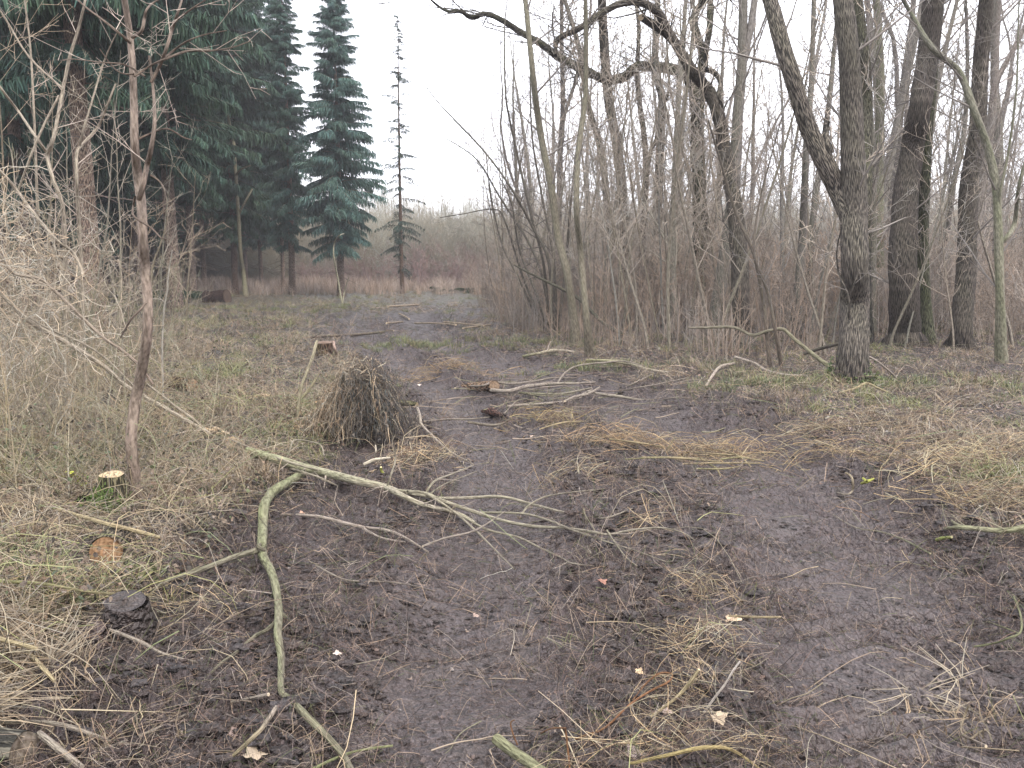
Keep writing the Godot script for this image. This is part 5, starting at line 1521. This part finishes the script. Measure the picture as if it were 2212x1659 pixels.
	var lists := [[380, 305, 7, 450, 290, 8, 560, 290, 8, 650, 265, 9, 780, 275, 9, 950, 255, 8, 1050, 235, 7, 1250, 235, 4], [630, 320, 16, 750, 325, 16, 870, 295, 15, 1000, 280, 13, 1100, 275, 12, 1250, 270, 9, 1400, 260, 5], [820, 335, 8, 950, 345, 9, 1110, 345, 9, 1230, 325, 9, 1360, 295, 7], [740, 430, 9, 900, 420, 11, 1030, 410, 12, 1160, 395, 13, 1260, 350, 12, 1330, 315, 9], [1300, 330, 15, 1400, 350, 15, 1530, 365, 13, 1650, 385, 10, 1750, 385, 6], [1090, 270, 8, 1140, 200, 8, 1230, 150, 7, 1400, 130, 7, 1550, 120, 6, 1700, 155, 4], [1480, 330, 6, 1620, 270, 6, 1740, 210, 4], [1140, 395, 9, 1210, 365, 12, 1300, 345, 11, 1380, 300, 9], [1790, 390, 6, 1900, 370, 6, 2010, 372, 4], [170, 535, 7, 330, 520, 8, 490, 520, 8, 620, 505, 5], [470, 540, 12, 600, 560, 13, 700, 555, 12, 770, 510, 7], [1500, 330, 5, 1650, 300, 6, 1800, 275, 6, 2000, 230, 4]]
	var ups := [0.06, 0.10, 0.05, 0.03, 0.05, 0.10, 0.05, 0.10, 0.02, 0.02, 0.02, 0.04]
	for k in lists.size():
		var l: Array = []
		for j in lists[k].size() / 3:
			l.append_array([864.0 + lists[k][j * 3] * 0.3125, 743.0 + lists[k][j * 3 + 1] * 0.3125, lists[k][j * 3 + 2] * 0.40])
		var u := []
		for j in lists[k].size() / 3:
			u.push_back(ups[k] * rng.randf_range(0.7, 1.2))
		stick("stick", lab[k], "stick", l, [grey * 0.8, grey * 0.9, Color(0.2, 0.19, 0.12), grey, grey * 0.75, grey * 0.8, grey * 0.8, grey * 0.9, grey * 0.8, grey * 0.8, brown * 1.2, grey * 0.8][k], grey * 0.8, u, 0.3)
	# limbs in the right-hand wood
	slanted("fallen_limb", "dark broken limb slanting down to the ground behind the slim pale pair", [1368, 728, 7, 1330, 715, 8, 1300, 695, 8, 1275, 670, 8, 1250, 645, 8, 1215, 625, 7, 1175, 605, 6, 1140, 588, 5, 1110, 572, 3], 18.6, 19.5, Color(0.06, 0.052, 0.045), Color(0.07, 0.06, 0.05), 0.9, Vector2(0.3, 0.8), "limb")
	slanted("hanging_branch", "crooked greenish branch arching over the ground to the forked tree's foot", [1796, 795, 10, 1790, 790, 10, 1768, 775, 10, 1746, 757, 9, 1715, 732, 8, 1690, 711, 8, 1655, 716, 7, 1624, 724, 7, 1584, 707, 7, 1521, 708, 6, 1488, 708, 4], 12.2, 13.2, Color(0.20, 0.185, 0.115), Color(0.25, 0.21, 0.16), 0.9, Vector2(0.2, 0.5), "branch")
	slanted("fallen_limb", "short dark limb behind the arching branch, left of the forked tree", [1738, 764, 7, 1771, 753, 8, 1795, 747, 8, 1822, 741, 6], 13.3, 12.6, Color(0.085, 0.068, 0.06), Color(0.085, 0.068, 0.06), 0.0, Vector2.ZERO, "limb")
	stick("stick", "pale curved stick on the leaf litter left of the forked tree", "stick", [1588, 771, 5, 1630, 785, 5, 1655, 800, 5, 1696, 810, 5, 1745, 811, 3], grey * 1.15, grey, [0.12, 0.08, 0.04, 0.03, 0.02], 0.5)
	slanted("fallen_limb", "dark stick leaning on the ground right of the forked tree's foot", [1935, 815, 4, 1912, 794, 5, 1880, 772, 5, 1837, 757, 4], 11.6, 11.2, grey * 0.8, grey, 0.0, Vector2.ZERO, "limb")
	stick("stick", "pale arched stick at the foot of the forked tree, right side", "stick", [1815, 848, 4, 1850, 838, 4, 1872, 828, 4.5, 1900, 840, 4, 1925, 850, 3], straw * 0.8, straw * 0.8, [0.03, 0.05, 0.08, 0.06, 0.02])
	stick("stick", "arched pale stick on the brown litter at the bend's right side", "stick", [1526, 832, 4, 1540, 810, 5, 1556, 792, 5, 1586, 785, 4], grey * 1.2, grey, [0.02, 0.08, 0.1, 0.08])
	stick("stick", "dark thin branch lying in the left rut further up the track", "stick", [668, 728, 4, 720, 725, 5, 780, 722, 5, 850, 714, 3], brown, brown, [0.04], 0.6)
	stick("stick", "mossy stick lying at the foot of the slim pale pair", "stick", [1130, 770, 5, 1160, 764, 5, 1200, 757, 6, 1240, 760, 4], Color(0.25, 0.23, 0.13), grey * 1.3, [0.06, 0.05, 0.05, 0.02], 0.4)
	stick("stick", "greenish long stick in front of the slim pale pair", "stick", [1265, 778, 4, 1310, 779, 5, 1360, 786, 6, 1400, 798, 5, 1450, 805, 3], Color(0.28, 0.26, 0.14), grey, [0.05, 0.05, 0.05, 0.03], 0.5)
	var far_l := ["short pale stick far up the track, leftmost of those lying across it", "pale stick second in the far row across the track", "pale stick third in the far row across the track", "brown log-like stick far up the track under the spindly spruce", "forked pale stick far up the track at its right side", "pale stick far up the track, nearest of the far row"]
	var fl := [[835, 727, 870, 722], [896, 727, 940, 727, 985, 733], [960, 722, 1045, 736], [862, 693, 872, 700, 884, 712], [1000, 745, 1060, 732], [838, 667, 905, 660]]
	for k in 6:
		var l: Array = []
		for j in fl[k].size() / 2:
			var q := Vector2(fl[k][j * 2], fl[k][j * 2 + 1])
			l.append_array([q.x, 655.0 + (q.y - 655.0) * 0.6, 3.2])
		stick("stick", far_l[k], "stick", l, Color(0.36, 0.28, 0.21), Color(0.34, 0.26, 0.2), [0.04, 0.05, 0.03])
	# countless smaller sticks are in the litter; some two hundred are put down one by one
	var src := []
	for k in 5:
		var b := MB.new()
		var p := PackedVector3Array()
		var r := PackedFloat32Array()
		var bend := rng.randfn() * 0.12
		for j in 7:
			var f := j / 6.0
			p.push_back(Vector3(f - 0.5, 0.02 * sin(f * 6.0 + k), bend * sin(f * 3.1) + rng.randfn() * 0.012))
			r.push_back(lerpf(0.0085, 0.004, f))
		var q := smooth_path(p, r, 2)
		b.tube(q[0], q[1], 6, Color(1, 0.98, 0.95), Color(0.9, 0.88, 0.86), Color(0, 0, 0), 0.0, 0.12)
		clothe(b, q[0], q[1], 0.3, 0.35, Vector2(0.08, 0.3), pp(0.0022, 2, Color(0.9, 0.88, 0.85), Color(0.85, 0.82, 0.8), [0.12, 0.1], 0.0, 0.12, 0.5), 0.8)
		src.push_back(b.done())
	var tones := [Color(0.22, 0.185, 0.155), Color(0.13, 0.10, 0.085), Color(0.27, 0.22, 0.17), Color(0.19, 0.18, 0.12)]
	var mats := []
	for c in tones:
		var m := plain(0.8, 0.0, 0.3)
		m.albedo_color = c.linear_to_srgb()
		mats.push_back(m)
	var n := 0
	while n < 280:
		var d := 2.8 * pow(9.0, rng.randf())
		var x := rng.randf_range(-0.6, 0.6) * d
		if n >= 150:
			d = 10.6 + rng.randfn() * 1.3
			x = 0.9 + rng.randfn() * 1.5
		var q := zone(x, d)
		if q.x < 0.25 and rng.randf() < 0.55:
			continue
		var o := MeshInstance3D.new()
		o.name = numbered("loose_stick")
		o.mesh = src[n % 5]
		var tone := rng.randi() % 4
		o.material_override = mats[tone]
		var s := rng.randf_range(0.10, 0.45) * (0.7 + d * 0.06) * (1.5 if n >= 150 else 1.0)
		add_child(o)
		var a := rng.randf() * TAU
		var up := (ground(x + cos(a) * 0.1, -d - sin(a) * 0.1) - ground(x - cos(a) * 0.1, -d + sin(a) * 0.1)).y / 0.2
		if n >= 150:
			a = rng.randfn() * 0.5
			up = rng.randfn() * 0.08
		o.transform = Transform3D(Basis(Vector3.UP, a) * Basis(Vector3.BACK, atan(up)) * Basis(Vector3.RIGHT, rng.randf() * TAU).scaled(Vector3.ONE * s), ground(x, -d) + Vector3(0, 0.008, 0))
		var px := 1106.0 + FOCAL * x / d
		o.set_meta("label", ["grey-brown", "dark brown", "pale tan", "olive"][tone] + (" short" if s < 0.22 else " long" if s > 0.4 else "") + " loose stick " + ("in left verge" if q.x < 0.4 and q.z < 0.0 else "in right verge" if q.x < 0.4 else "in wheel rut" if q.y > 0.5 else "on muddy ridge") + ("" if n < 150 else " lying crosswise" if absf(a) < 0.3 else " slanting away right" if a > 0.0 else " slanting away left") + (", foreground" if d < 4.5 else ", middle distance" if d < 10.0 else ", far part") + (" at far left" if px < 440.0 else " left of centre" if px < 900.0 else " at centre" if px < 1320.0 else " right of centre" if px < 1770.0 else " at far right"))
		o.set_meta("category", "stick")
		o.set_meta("group", "loose sticks scattered about the track")
		n += 1
	# leaves one can tell apart
	var leaves := [[555, 1628, 0.085, Color(0.33, 0.26, 0.185), "big pale lobed leaf lying at the lower left beside the crooked branch"], [1582, 1337, 0.085, Color(0.52, 0.38, 0.25), "tan curled leaf on the middle ridge of the track"], [1440, 1538, 0.06, Color(0.42, 0.32, 0.27), "pinkish brown leaf in the straw by the split stalk"], [1552, 1550, 0.06, Color(0.42, 0.33, 0.23), "tan leaf beside the base of the whitish bent stalk"], [1380, 1451, 0.035, Color(0.5, 0.36, 0.22), "small tan leaf above the orange loop"], [652, 1108, 0.05, Color(0.42, 0.25, 0.17), "orange-brown leaf beside the mossy branch"], [1380, 1630, 0.09, Color(0.34, 0.27, 0.24), "large greyish leaf in the straw at the bottom edge"], [1300, 1255, 0.05, Color(0.24, 0.12, 0.085), "dark red-brown leaf in the middle of the mud"], [1030, 1330, 0.04, Color(0.30, 0.22, 0.18), "dull small leaf in the left rut"], [730, 1412, 0.04, Color(0.45, 0.36, 0.3), "small pale leaf in the mud right of the crooked branch"], [905, 831, 0.06, Color(0.52, 0.42, 0.36), "pale crumpled leaf on the mud left of the stick pile"], [510, 1585, 0.06, Color(0.26, 0.19, 0.165), "brown crumpled leaf just above the big pale lobed one"], [1150, 942, 0.05, Color(0.5, 0.38, 0.3), "pale leaf at the right end of the first straw patch"]]
	for l in leaves:
		var o := single("fallen_leaf", leaf_shape(l[2], l[3], 0.30), mat.leaf, l[4], "leaf", gp(l[0], l[1], 0.02))
		o.rotation = Vector3(rng.randf_range(0.0, 0.35), rng.randf() * TAU, rng.randfn() * 0.15)

# ---------------------------------------------------------------- what nobody could count: clods, straw, grass, leaf litter
func blade_tuft(count: int, height: float, spread: float, flop: float, w: float, c0: Color, c1: Color) -> ArrayMesh:
	var b := MB.new()
	for k in count:
		var a := rng.randf() * TAU
		var q := Vector3(cos(a), 0, sin(a)) * sqrt(rng.randf()) * spread
		var out := Vector3(cos(a + rng.randfn() * 0.8), 0, sin(a + rng.randfn() * 0.8))
		var h := height * rng.randf_range(0.4, 1.1)
		var fl := flop * rng.randf_range(0.4, 1.5)
		var p := PackedVector3Array()
		for j in 5:
			var f := j / 4.0
			p.push_back(q + Vector3.UP * h * (f - 0.42 * fl * f * f) + out * h * fl * f * f * 0.9 + ball() * 0.006)
		var c := shade(c0.lerp(c1, rng.randf()), 0.25)
		b.ribbon(p, out.cross(Vector3.UP).normalized(), w, w * 0.3, c, c * 1.1)
	return b.done()

func strand(bend: float, r: float, kinks: float) -> ArrayMesh:   # one metre of stalk along x
	var b := MB.new()
	var p := PackedVector3Array()
	var rr := PackedFloat32Array()
	for j in 6:
		var f := j / 5.0
		p.push_back(Vector3(f - 0.5, 0.08 * bend * sin(f * 4.0), bend * sin(f * 2.9) + rng.randfn() * kinks))
		rr.push_back(r * (1.0 - 0.5 * f))
	b.tube(p, rr, 4, Color(1, 1, 1), Color(0.95, 0.95, 0.92))
	return b.done()

func clod(k: int) -> ArrayMesh:
	var s := SphereMesh.new()
	s.radius = 0.5
	s.height = 1.0
	s.radial_segments = 8
	s.rings = 4
	var a := s.get_mesh_arrays()
	var v: PackedVector3Array = a[Mesh.ARRAY_VERTEX]
	var g := noise(50 + k, 1.6, 3)
	for j in v.size():
		v[j] *= 0.75 + 0.9 * g.get_noise_3dv(v[j])
		v[j].y *= 0.65
	var st := SurfaceTool.new()
	st.begin(Mesh.PRIMITIVE_TRIANGLES)
	for j in v.size():
		st.add_vertex(v[j])
	var idx: PackedInt32Array = a[Mesh.ARRAY_INDEX]
	for j in idx:
		st.add_index(j)
	st.generate_normals()
	var m := st.commit()
	var arr := m.surface_get_arrays(0)
	var col := PackedColorArray()
	col.resize(arr[Mesh.ARRAY_VERTEX].size())
	col.fill(Color.WHITE)
	arr[Mesh.ARRAY_COLOR] = col
	var out := ArrayMesh.new()
	out.add_surface_from_arrays(Mesh.PRIMITIVE_TRIANGLES, arr)
	return out

func litter_leaf(k: int) -> ArrayMesh:
	var b := MB.new()
	var rim := PackedVector3Array()
	for j in 9:
		var a := TAU * j / 9.0
		var r := 0.5 * rng.randf_range(0.65, 1.1)
		var q := Vector3(cos(a) * r, 0, sin(a) * r * 0.7)
		q.y = 0.55 * q.x * q.x - 0.5 * q.z * q.z + rng.randfn() * 0.08
		rim.push_back(q)
	for j in 9:
		b.poly(PackedVector3Array([Vector3(0, 0.04, 0), rim[(j + 1) % 9], rim[j]]), shade(Color(1, 1, 1) * 0.85, 0.15))
	return b.done()

func sow(o: Node3D, called: String, kinds: Array, m: Material, where: Array, tint: Array) -> void:
	for q in kinds.size():
		copies(called, kinds[q], m, where[q], tint[q], o)

func lying(x: float, d: float, size: float, tilt := 0.15, yaw := -9.0, lift := 0.005) -> Transform3D:
	var a := rng.randf() * TAU if yaw < -8.0 else yaw
	var b := Basis(Vector3.UP, a) * Basis(Vector3.BACK, rng.randfn() * tilt) * Basis(Vector3.RIGHT, rng.randf() * TAU)
	return Transform3D(b.scaled_local(Vector3(size, minf(size, 1.0) * 0.6 + 0.4, minf(size, 1.0) * 0.6 + 0.4)), Vector3(x, lay(x, -d) + lift, -d))

func lists(k: int) -> Array:
	var a := []
	for j in k:
		a.push_back([])
	return a

func cleared(x: float, d: float) -> bool:
	for c in clearings:
		if absf(x - c.x) < c.z and d < c.y + c.z * 0.5 and d > c.y - c.z * 1.6:
			return true
	return false

func make_litter() -> void:
	rng.seed = 848
	for q in [[241, 1108, 0.15], [190, 1106, 0.15], [231, 1218, 0.16], [266, 1345, 0.17], [205, 1392, 0.12], [396, 852, 0.25], [700, 768, 0.3]]:
		var c := gp(q[0], q[1])
		clearings.push_back(Vector3(c.x, -c.z, q[2]))
	# crumbs and clods of mud
	var kinds := [clod(0), clod(1), clod(2)]
	var where := lists(3)
	var tint := lists(3)
	for k in 60000:
		var d := 2.35 * pow(7.5, rng.randf())
		var x := rng.randf_range(-0.62, 0.64) * d
		var q := zone(x, d)
		var p := n_patch.get_noise_2d(x * 1.3 + 5.0, d * 1.3) + 0.5 * n_lump.get_noise_2d(x * 0.4, d * 0.4)
		if q.x < 0.15 or rng.randf() > 0.10 + 0.55 * (1.0 - q.y) + 1.1 * p - q.y * lugs(x, d) * 1.4:
			continue
		var s := 0.010 + 0.050 * pow(rng.randf(), 4.0) * (0.4 + 1.2 * (1.0 - q.y)) + 0.0008 * d
		var t := Transform3D(Basis(Vector3.UP, rng.randf() * TAU).scaled(Vector3(s * rng.randf_range(0.8, 2.2), s * 0.7, s)), Vector3(x, lay(x, -d) + s * 0.02, -d))
		var g := rng.randi() % 3
		where[g].push_back(t)
		tint[g].push_back(shade(Color(0.072, 0.054, 0.047), 0.3))
	sow(stuff("mud_clods", "loose crumbs and clods of dark mud along the track", "mud"), "clods", kinds, mat.ground, where, tint)
	# fibres and bits of twig trodden into it
	kinds = [strand(0.12, 0.0022, 0.01), strand(-0.2, 0.0022, 0.02), strand(0.03, 0.0026, 0.02), strand(0.3, 0.002, 0.015)]
	where = lists(4)
	tint = lists(4)
	for k in 130000:
		var d := 2.3 * pow(10.0, rng.randf())
		var x := rng.randf_range(-0.64, 0.66) * d
		var q := zone(x, d)
		var p := n_patch.get_noise_2d(x * 1.1 + 55.0, d * 1.1)
		if rng.randf() > 0.20 + 0.8 * (1.0 - q.y) + 0.8 * p - (0.25 if q.x < 0.3 else 0.0) - q.y * lugs(x, d) * 1.6:
			continue
		var s := 0.025 + 0.11 * pow(rng.randf(), 2.2) + 0.004 * d
		var g := rng.randi() % 4
		var t := lying(x, d, s, 0.22)
		var wide := rng.randf_range(0.6, 1.5) * (0.6 + 0.07 * d)
		t.basis = t.basis.scaled_local(Vector3(1, wide, wide))
		where[g].push_back(t)
		var roll := rng.randf()
		var c := Color(0.045, 0.033, 0.030)
		if roll > 0.82:
			c = Color(0.33, 0.255, 0.195)
		elif roll > 0.55:
			c = Color(0.17, 0.123, 0.105)
		elif roll > 0.47:
			c = Color(0.10, 0.11, 0.05)
		tint[g].push_back(shade(c, 0.35))
	sow(stuff("fibres", "shredded fibres and twig bits trodden into the mud", "debris"), "fibres", kinds, mat.straw, where, tint)
	# leaf scraps: thin on the mud, thick in the wood on the right
	kinds = [litter_leaf(0), litter_leaf(1), litter_leaf(2)]
	where = lists(3)
	tint = lists(3)
	for k in 52000:
		var d := 2.4 * pow(14.0, rng.randf())
		var x := rng.randf_range(-0.62, 0.66) * d
		var q := zone(x, d)
		var dense := 0.05
		if q.z > 0.0:
			dense = lerpf(0.85, 0.05, q.x)
		elif q.x < 0.4:
			dense = 0.2
		if rng.randf() > dense:
			continue
		var s := rng.randf_range(0.018, 0.05) + 0.0008 * d
		if q.x > 0.5:
			s *= 0.6
		var t := Transform3D(Basis(Vector3.UP, rng.randf() * TAU) * Basis(Vector3(rng.randfn(), 0, rng.randfn()).normalized(), rng.randfn() * 0.5).scaled(Vector3(s, s, s)), Vector3(x, lay(x, -d) + 0.012, -d))
		var g := rng.randi() % 3
		where[g].push_back(t)
		tint[g].push_back(shade((Color(0.20, 0.143, 0.122) if rng.randf() < 0.75 else Color(0.30, 0.24, 0.20)) * (1.0 - 0.45 * q.x), 0.35))
	sow(stuff("leaf_litter", "brown leaf litter under the trees and scraps on the mud", "leaves"), "leaves", kinds, mat.leaf, where, tint)
	# dead grass of the left verge, thin on the right
	var dry := Color(0.26, 0.205, 0.14)
	var old := Color(0.15, 0.118, 0.085)
	kinds = [blade_tuft(18, 0.15, 0.08, 1.3, 0.005, dry, old), blade_tuft(18, 0.10, 0.10, 1.6, 0.0045, old, old * 0.8), blade_tuft(14, 0.20, 0.06, 1.1, 0.005, dry * 1.1, old), blade_tuft(18, 0.14, 0.06, 0.8, 0.005, Color(0.11, 0.14, 0.05), Color(0.19, 0.18, 0.09))]
	where = lists(4)
	tint = lists(4)
	for k in 64000:
		var d := 2.3 * pow(24.0, rng.randf())
		var x := rng.randf_range(-1.05, 0.90) * d
		var q := zone(x, d)
		var p := n_patch.get_noise_2d(x * 0.9 + 14.0, d * 0.9)
		var dense := 0.0
		if q.z < 0.0:
			dense = pow(1.0 - q.x, 1.6) * (0.62 + 0.9 * p)
		else:
			dense = (1.0 - q.x) * (0.26 + 0.6 * p)
		if d > 20.0:
			dense = maxf(dense, 0.3 + 0.5 * p)
		if q.x > 0.6:
			dense = maxf(0.0, (p - 0.42) * 0.25)
		if rng.randf() > dense or cleared(x, d):
			continue
		var g := rng.randi() % 3
		if n_mid.get_noise_2d(x * 0.5 + 70.0, d * 0.5) > (0.22 if q.z < 0.0 else 0.12):
			g = 3
		var s := rng.randf_range(0.6, 1.35) * (0.9 + 0.012 * d)
		var lean := Basis(Vector3(rng.randfn(), 0, rng.randfn()).normalized(), rng.randfn() * 0.45)
		where[g].push_back(Transform3D(Basis(Vector3.UP, rng.randf() * TAU) * lean.scaled(Vector3(s * 1.15, s, s * 1.15)), Vector3(x, lay(x, -d) - 0.012, -d)))
		tint[g].push_back(shade(Color(0.95, 0.93, 0.9), 0.3))
	sow(stuff("dead_grass", "matted dead grass and sprigs of green along both verges", "grass"), "tufts", kinds, mat.straw, where, tint)
	# long stalks lying criss-cross on the verges
	kinds = [strand(0.10, 0.0034, 0.012), strand(-0.22, 0.0030, 0.015), strand(0.02, 0.0038, 0.01), strand(0.34, 0.0026, 0.02)]
	where = lists(4)
	tint = lists(4)
	for k in 32000:
		var d := 2.3 * pow(11.0, rng.randf())
		var x := rng.randf_range(-0.95, 0.85) * d
		var q := zone(x, d)
		var keep := (0.8 if q.z < 0.0 else 0.55) * (1.0 - q.x)
		keep = maxf(keep, 0.012)
		if rng.randf() > keep or cleared(x, d):
			continue
		var g := rng.randi() % 4
		where[g].push_back(lying(x, d, rng.randf_range(0.12, 0.6), 0.28, -9.0, 0.01 + 0.09 * rng.randf() * rng.randf() * (1.0 - q.x)))
		var c := Color(0.33, 0.265, 0.175)
		var roll := rng.randf()
		if roll < 0.3:
			c = Color(0.19, 0.15, 0.115)
		elif roll < 0.42:
			c = Color(0.24, 0.25, 0.12)
		elif roll < 0.55:
			c = Color(0.36, 0.315, 0.25)
		tint[g].push_back(shade(c, 0.3))
	sow(stuff("dry_stalks", "criss-cross dry stalks and thin brush lying over both verges", "stalks"), "stalks", kinds, mat.straw, where, tint)
	# curled bramble runners over the left verge
	var b := MB.new()
	for k in 900:
		var d := 2.7 + 7.5 * rng.randf()
		var x := table(edge_left, d) - 0.1 - absf(rng.randfn()) * 1.4
		if x < -0.66 * d:
			continue
		var q := ground(x, -d) + Vector3(0, 0.02, 0)
		var dir := Vector3(rng.randfn(), rng.randf_range(0.2, 1.2), rng.randfn()).normalized()
		var p := PackedVector3Array([q])
		var r := PackedFloat32Array([0.0022])
		for j in rng.randi_range(6, 12):
			dir = (dir + ball() * 0.35 + Vector3.DOWN * 0.17).normalized()
			q += dir * 0.06
			if q.y < lay(q.x, q.z, false) + 0.01:
				dir.y = absf(dir.y) * 0.5
			p.push_back(q)
			r.push_back(0.0019)
		var c := shade([Color(0.22, 0.18, 0.14), Color(0.30, 0.25, 0.18), Color(0.13, 0.10, 0.08), Color(0.22, 0.23, 0.12)][rng.randi() % 4], 0.25)
		b.tube(p, r, 3, c, c)
	var br := single("bramble_runners", b.done(), mat.twig, "thin arching bramble runners over the left verge", "brambles")
	br.set_meta("kind", "stuff")
	# brown and dark green bramble leaves hanging in it
	kinds = [litter_leaf(3), litter_leaf(4)]
	where = lists(2)
	tint = lists(2)
	for k in 9000:
		var d := 3.0 * pow(5.0, rng.randf())
		var x := table(edge_left, d) + 0.1 - absf(rng.randfn()) * 0.26 * d
		var p := n_mid.get_noise_2d(x * 0.9 + 40.0, d * 0.9)
		if x < -0.7 * d or p < -0.12:
			continue
		var s := rng.randf_range(0.015, 0.042)
		var g := rng.randi() % 2
		var hgt := absf(rng.randfn()) * (0.10 + 0.22 * smoothstep(0.2, 1.8, table(edge_left, d) - x))
		where[g].push_back(Transform3D(Basis(Vector3(rng.randfn(), rng.randfn(), rng.randfn()).normalized(), rng.randf() * TAU).scaled(Vector3(s, s, s)), Vector3(x, lay(x, -d) + 0.01 + hgt, -d)))
		tint[g].push_back(shade([Color(0.085, 0.095, 0.045), Color(0.10, 0.07, 0.05), Color(0.17, 0.125, 0.09), Color(0.055, 0.045, 0.035)][rng.randi() % 4], 0.35))
	sow(stuff("bramble_leaves", "withered brown and dark green bramble leaves in the left verge", "leaves"), "leaves", kinds, mat.leaf, where, tint)
	# heaps of straw: place, half-length, half-width, turn, height, count, colour, label
	var yellow := Color(0.35, 0.275, 0.165)
	var tan := Color(0.37, 0.295, 0.19)
	var heaps := [
		[Vector2(1198, 922), 0.32, 0.13, 0.1, 0.05, 420, Color(0.30, 0.235, 0.12), "small straw heap at the start of the middle ridge"],
		[Vector2(1370, 962), 0.62, 0.22, -0.35, 0.05, 620, Color(0.31, 0.225, 0.135), "brown trampled straw in the middle of the ridge"],
		[Vector2(1530, 985), 0.55, 0.17, -0.12, 0.07, 640, Color(0.39, 0.295, 0.17), "bright yellow bundle of straw at the right end of the ridge"],
		[Vector2(1250, 1032), 0.28, 0.12, 0.4, 0.03, 160, tan * 0.8, "small greyish tuft of straw in front of the ridge"],
		[Vector2(1395, 1135), 0.22, 0.12, 0.8, 0.04, 120, tan * 0.9, "pale little straw tuft at the tips of the fallen sapling"],
		[Vector2(1505, 1300), 0.13, 0.10, 1.2, 0.04, 330, tan, "upper pale tuft of the straw strip in front"],
		[Vector2(1495, 1400), 0.16, 0.13, 0.9, 0.05, 420, tan, "middle pale tuft of the straw strip in front"],
		[Vector2(1490, 1500), 0.20, 0.10, 0.7, 0.05, 330, tan * 0.95, "straw tangled with pale leaves near the whitish stalk"],
		[Vector2(1440, 1620), 0.36, 0.12, 0.15, 0.06, 430, tan * 0.9, "broad straw tangle at the bottom edge"],
		[Vector2(1860, 985), 0.75, 0.12, -0.18, 0.04, 420, yellow * 0.9, "long thin strip of straw along the right edge of the mud"],
		[Vector2(2110, 1010), 0.95, 0.30, 0.55, 0.14, 760, Color(0.34, 0.275, 0.17), "big heap of straw stalks slanting up at the right edge"],
		[Vector2(2170, 1090), 0.55, 0.20, -0.1, 0.05, 420, yellow * 0.85, "lower straw scatter below the big heap at the right edge"],
		[Vector2(1980, 915), 0.8, 0.35, 0.2, 0.05, 330, tan * 0.85, "pale straw scatter in front of the massive trunks"],
		[Vector2(1790, 925), 0.55, 0.12, 0.1, 0.04, 300, tan * 0.85, "thin curl of straw below the forked tree"],
		[Vector2(905, 1000), 0.34, 0.20, 0.9, 0.08, 420, tan * 1.05, "pale bent grass clump right of the white peeled stick"],
		[Vector2(960, 800), 0.9, 0.22, 0.1, 0.03, 420, Color(0.33, 0.235, 0.13), "thin orange straw scatter behind the stick pile"],
		[Vector2(330, 1310), 0.5, 0.14, -0.35, 0.06, 420, tan * 1.1, "pale straw bundle beside the larger muddy stump"],
		[Vector2(60, 1290), 0.5, 0.3, 0.0, 0.10, 620, tan * 1.1, "matted pale straw at the left edge"],
		[Vector2(480, 885), 0.7, 0.16, 0.0, 0.08, 420, Color(0.30, 0.31, 0.16), "greenish stalks laid left of the withered bush"],
		[Vector2(900, 672), 2.2, 0.5, 0.0, 0.04, 320, Color(0.40, 0.32, 0.25), "pale scattered chips and straw far up the track"]]
	kinds = [strand(0.06, 0.0042, 0.012), strand(-0.16, 0.0036, 0.02), strand(0.26, 0.0028, 0.03)]
	for h in heaps:
		var c := gp(h[0].x, h[0].y)
		var o := thing("straw_heap", h[7], "straw", c)
		where = lists(3)
		tint = lists(3)
		for k in int(h[5] * 0.62):
			var u := rng.randfn() * 0.6
			var w := rng.randfn() * 0.7
			var off := Vector3(u * h[1], 0, 0).rotated(Vector3.UP, h[3]) + Vector3(0, 0, w * h[2]).rotated(Vector3.UP, h[3])
			var x := c.x + off.x
			var d := -(c.z + off.z)
			var pile: float = h[4] * exp(-(u * u + w * w)) * rng.randf()
			var near := 1.0 if -c.z > 5.0 else 0.6
			var t := lying(x, d, rng.randf_range(0.08, 0.42) * near * (1.0 + 0.6 * h[1]), 0.32, h[3] + rng.randfn() * (0.6 if h[1] > 0.25 else 1.3), 0.008 + pile)
			if near < 1.0:
				t.basis = t.basis.scaled_local(Vector3(1, 0.6, 0.6))
			t.origin -= c
			var g := rng.randi() % 3
			where[g].push_back(t)
			tint[g].push_back(shade(h[6] if rng.randf() < 0.52 else Color(0.14, 0.10, 0.075), 0.45))
		for g in 3:
			copies("straw", kinds[g], mat.straw, where[g], tint[g], o)
	# small green patches in and beside the far track
	kinds = [blade_tuft(30, 0.13, 0.10, 0.7, 0.009, Color(0.095, 0.12, 0.055), Color(0.17, 0.165, 0.09))]
	where = lists(1)
	tint = lists(1)
	for s in [[870, 738, 0.9, 0.9, 260], [540, 668, 4.0, 2.5, 420], [1130, 742, 0.9, 0.8, 160], [1290, 795, 1.0, 0.4, 120], [1670, 832, 0.8, 0.4, 170], [440, 700, 3.0, 2.0, 240], [1700, 815, 1.0, 0.5, 120], [2000, 830, 1.6, 0.6, 160]]:
		var c := gp(s[0], s[1])
		for k in int(s[4] * 0.45):
			var x: float = c.x + rng.randfn() * s[2] * 0.6
			var d: float = -c.z + rng.randfn() * s[3] * 0.6
			var z := rng.randf_range(0.5, 1.2)
			where[0].push_back(Transform3D(Basis(Vector3.UP, rng.randf() * TAU).scaled(Vector3(z, z, z)), Vector3(x, lay(x, -d) - 0.01, -d)))
			tint[0].push_back(shade(Color(1, 1, 1), 0.3))
	sow(stuff("green_grass", "small patches of green grass and moss beside the track", "grass"), "sprigs", kinds, mat.straw, where, tint)
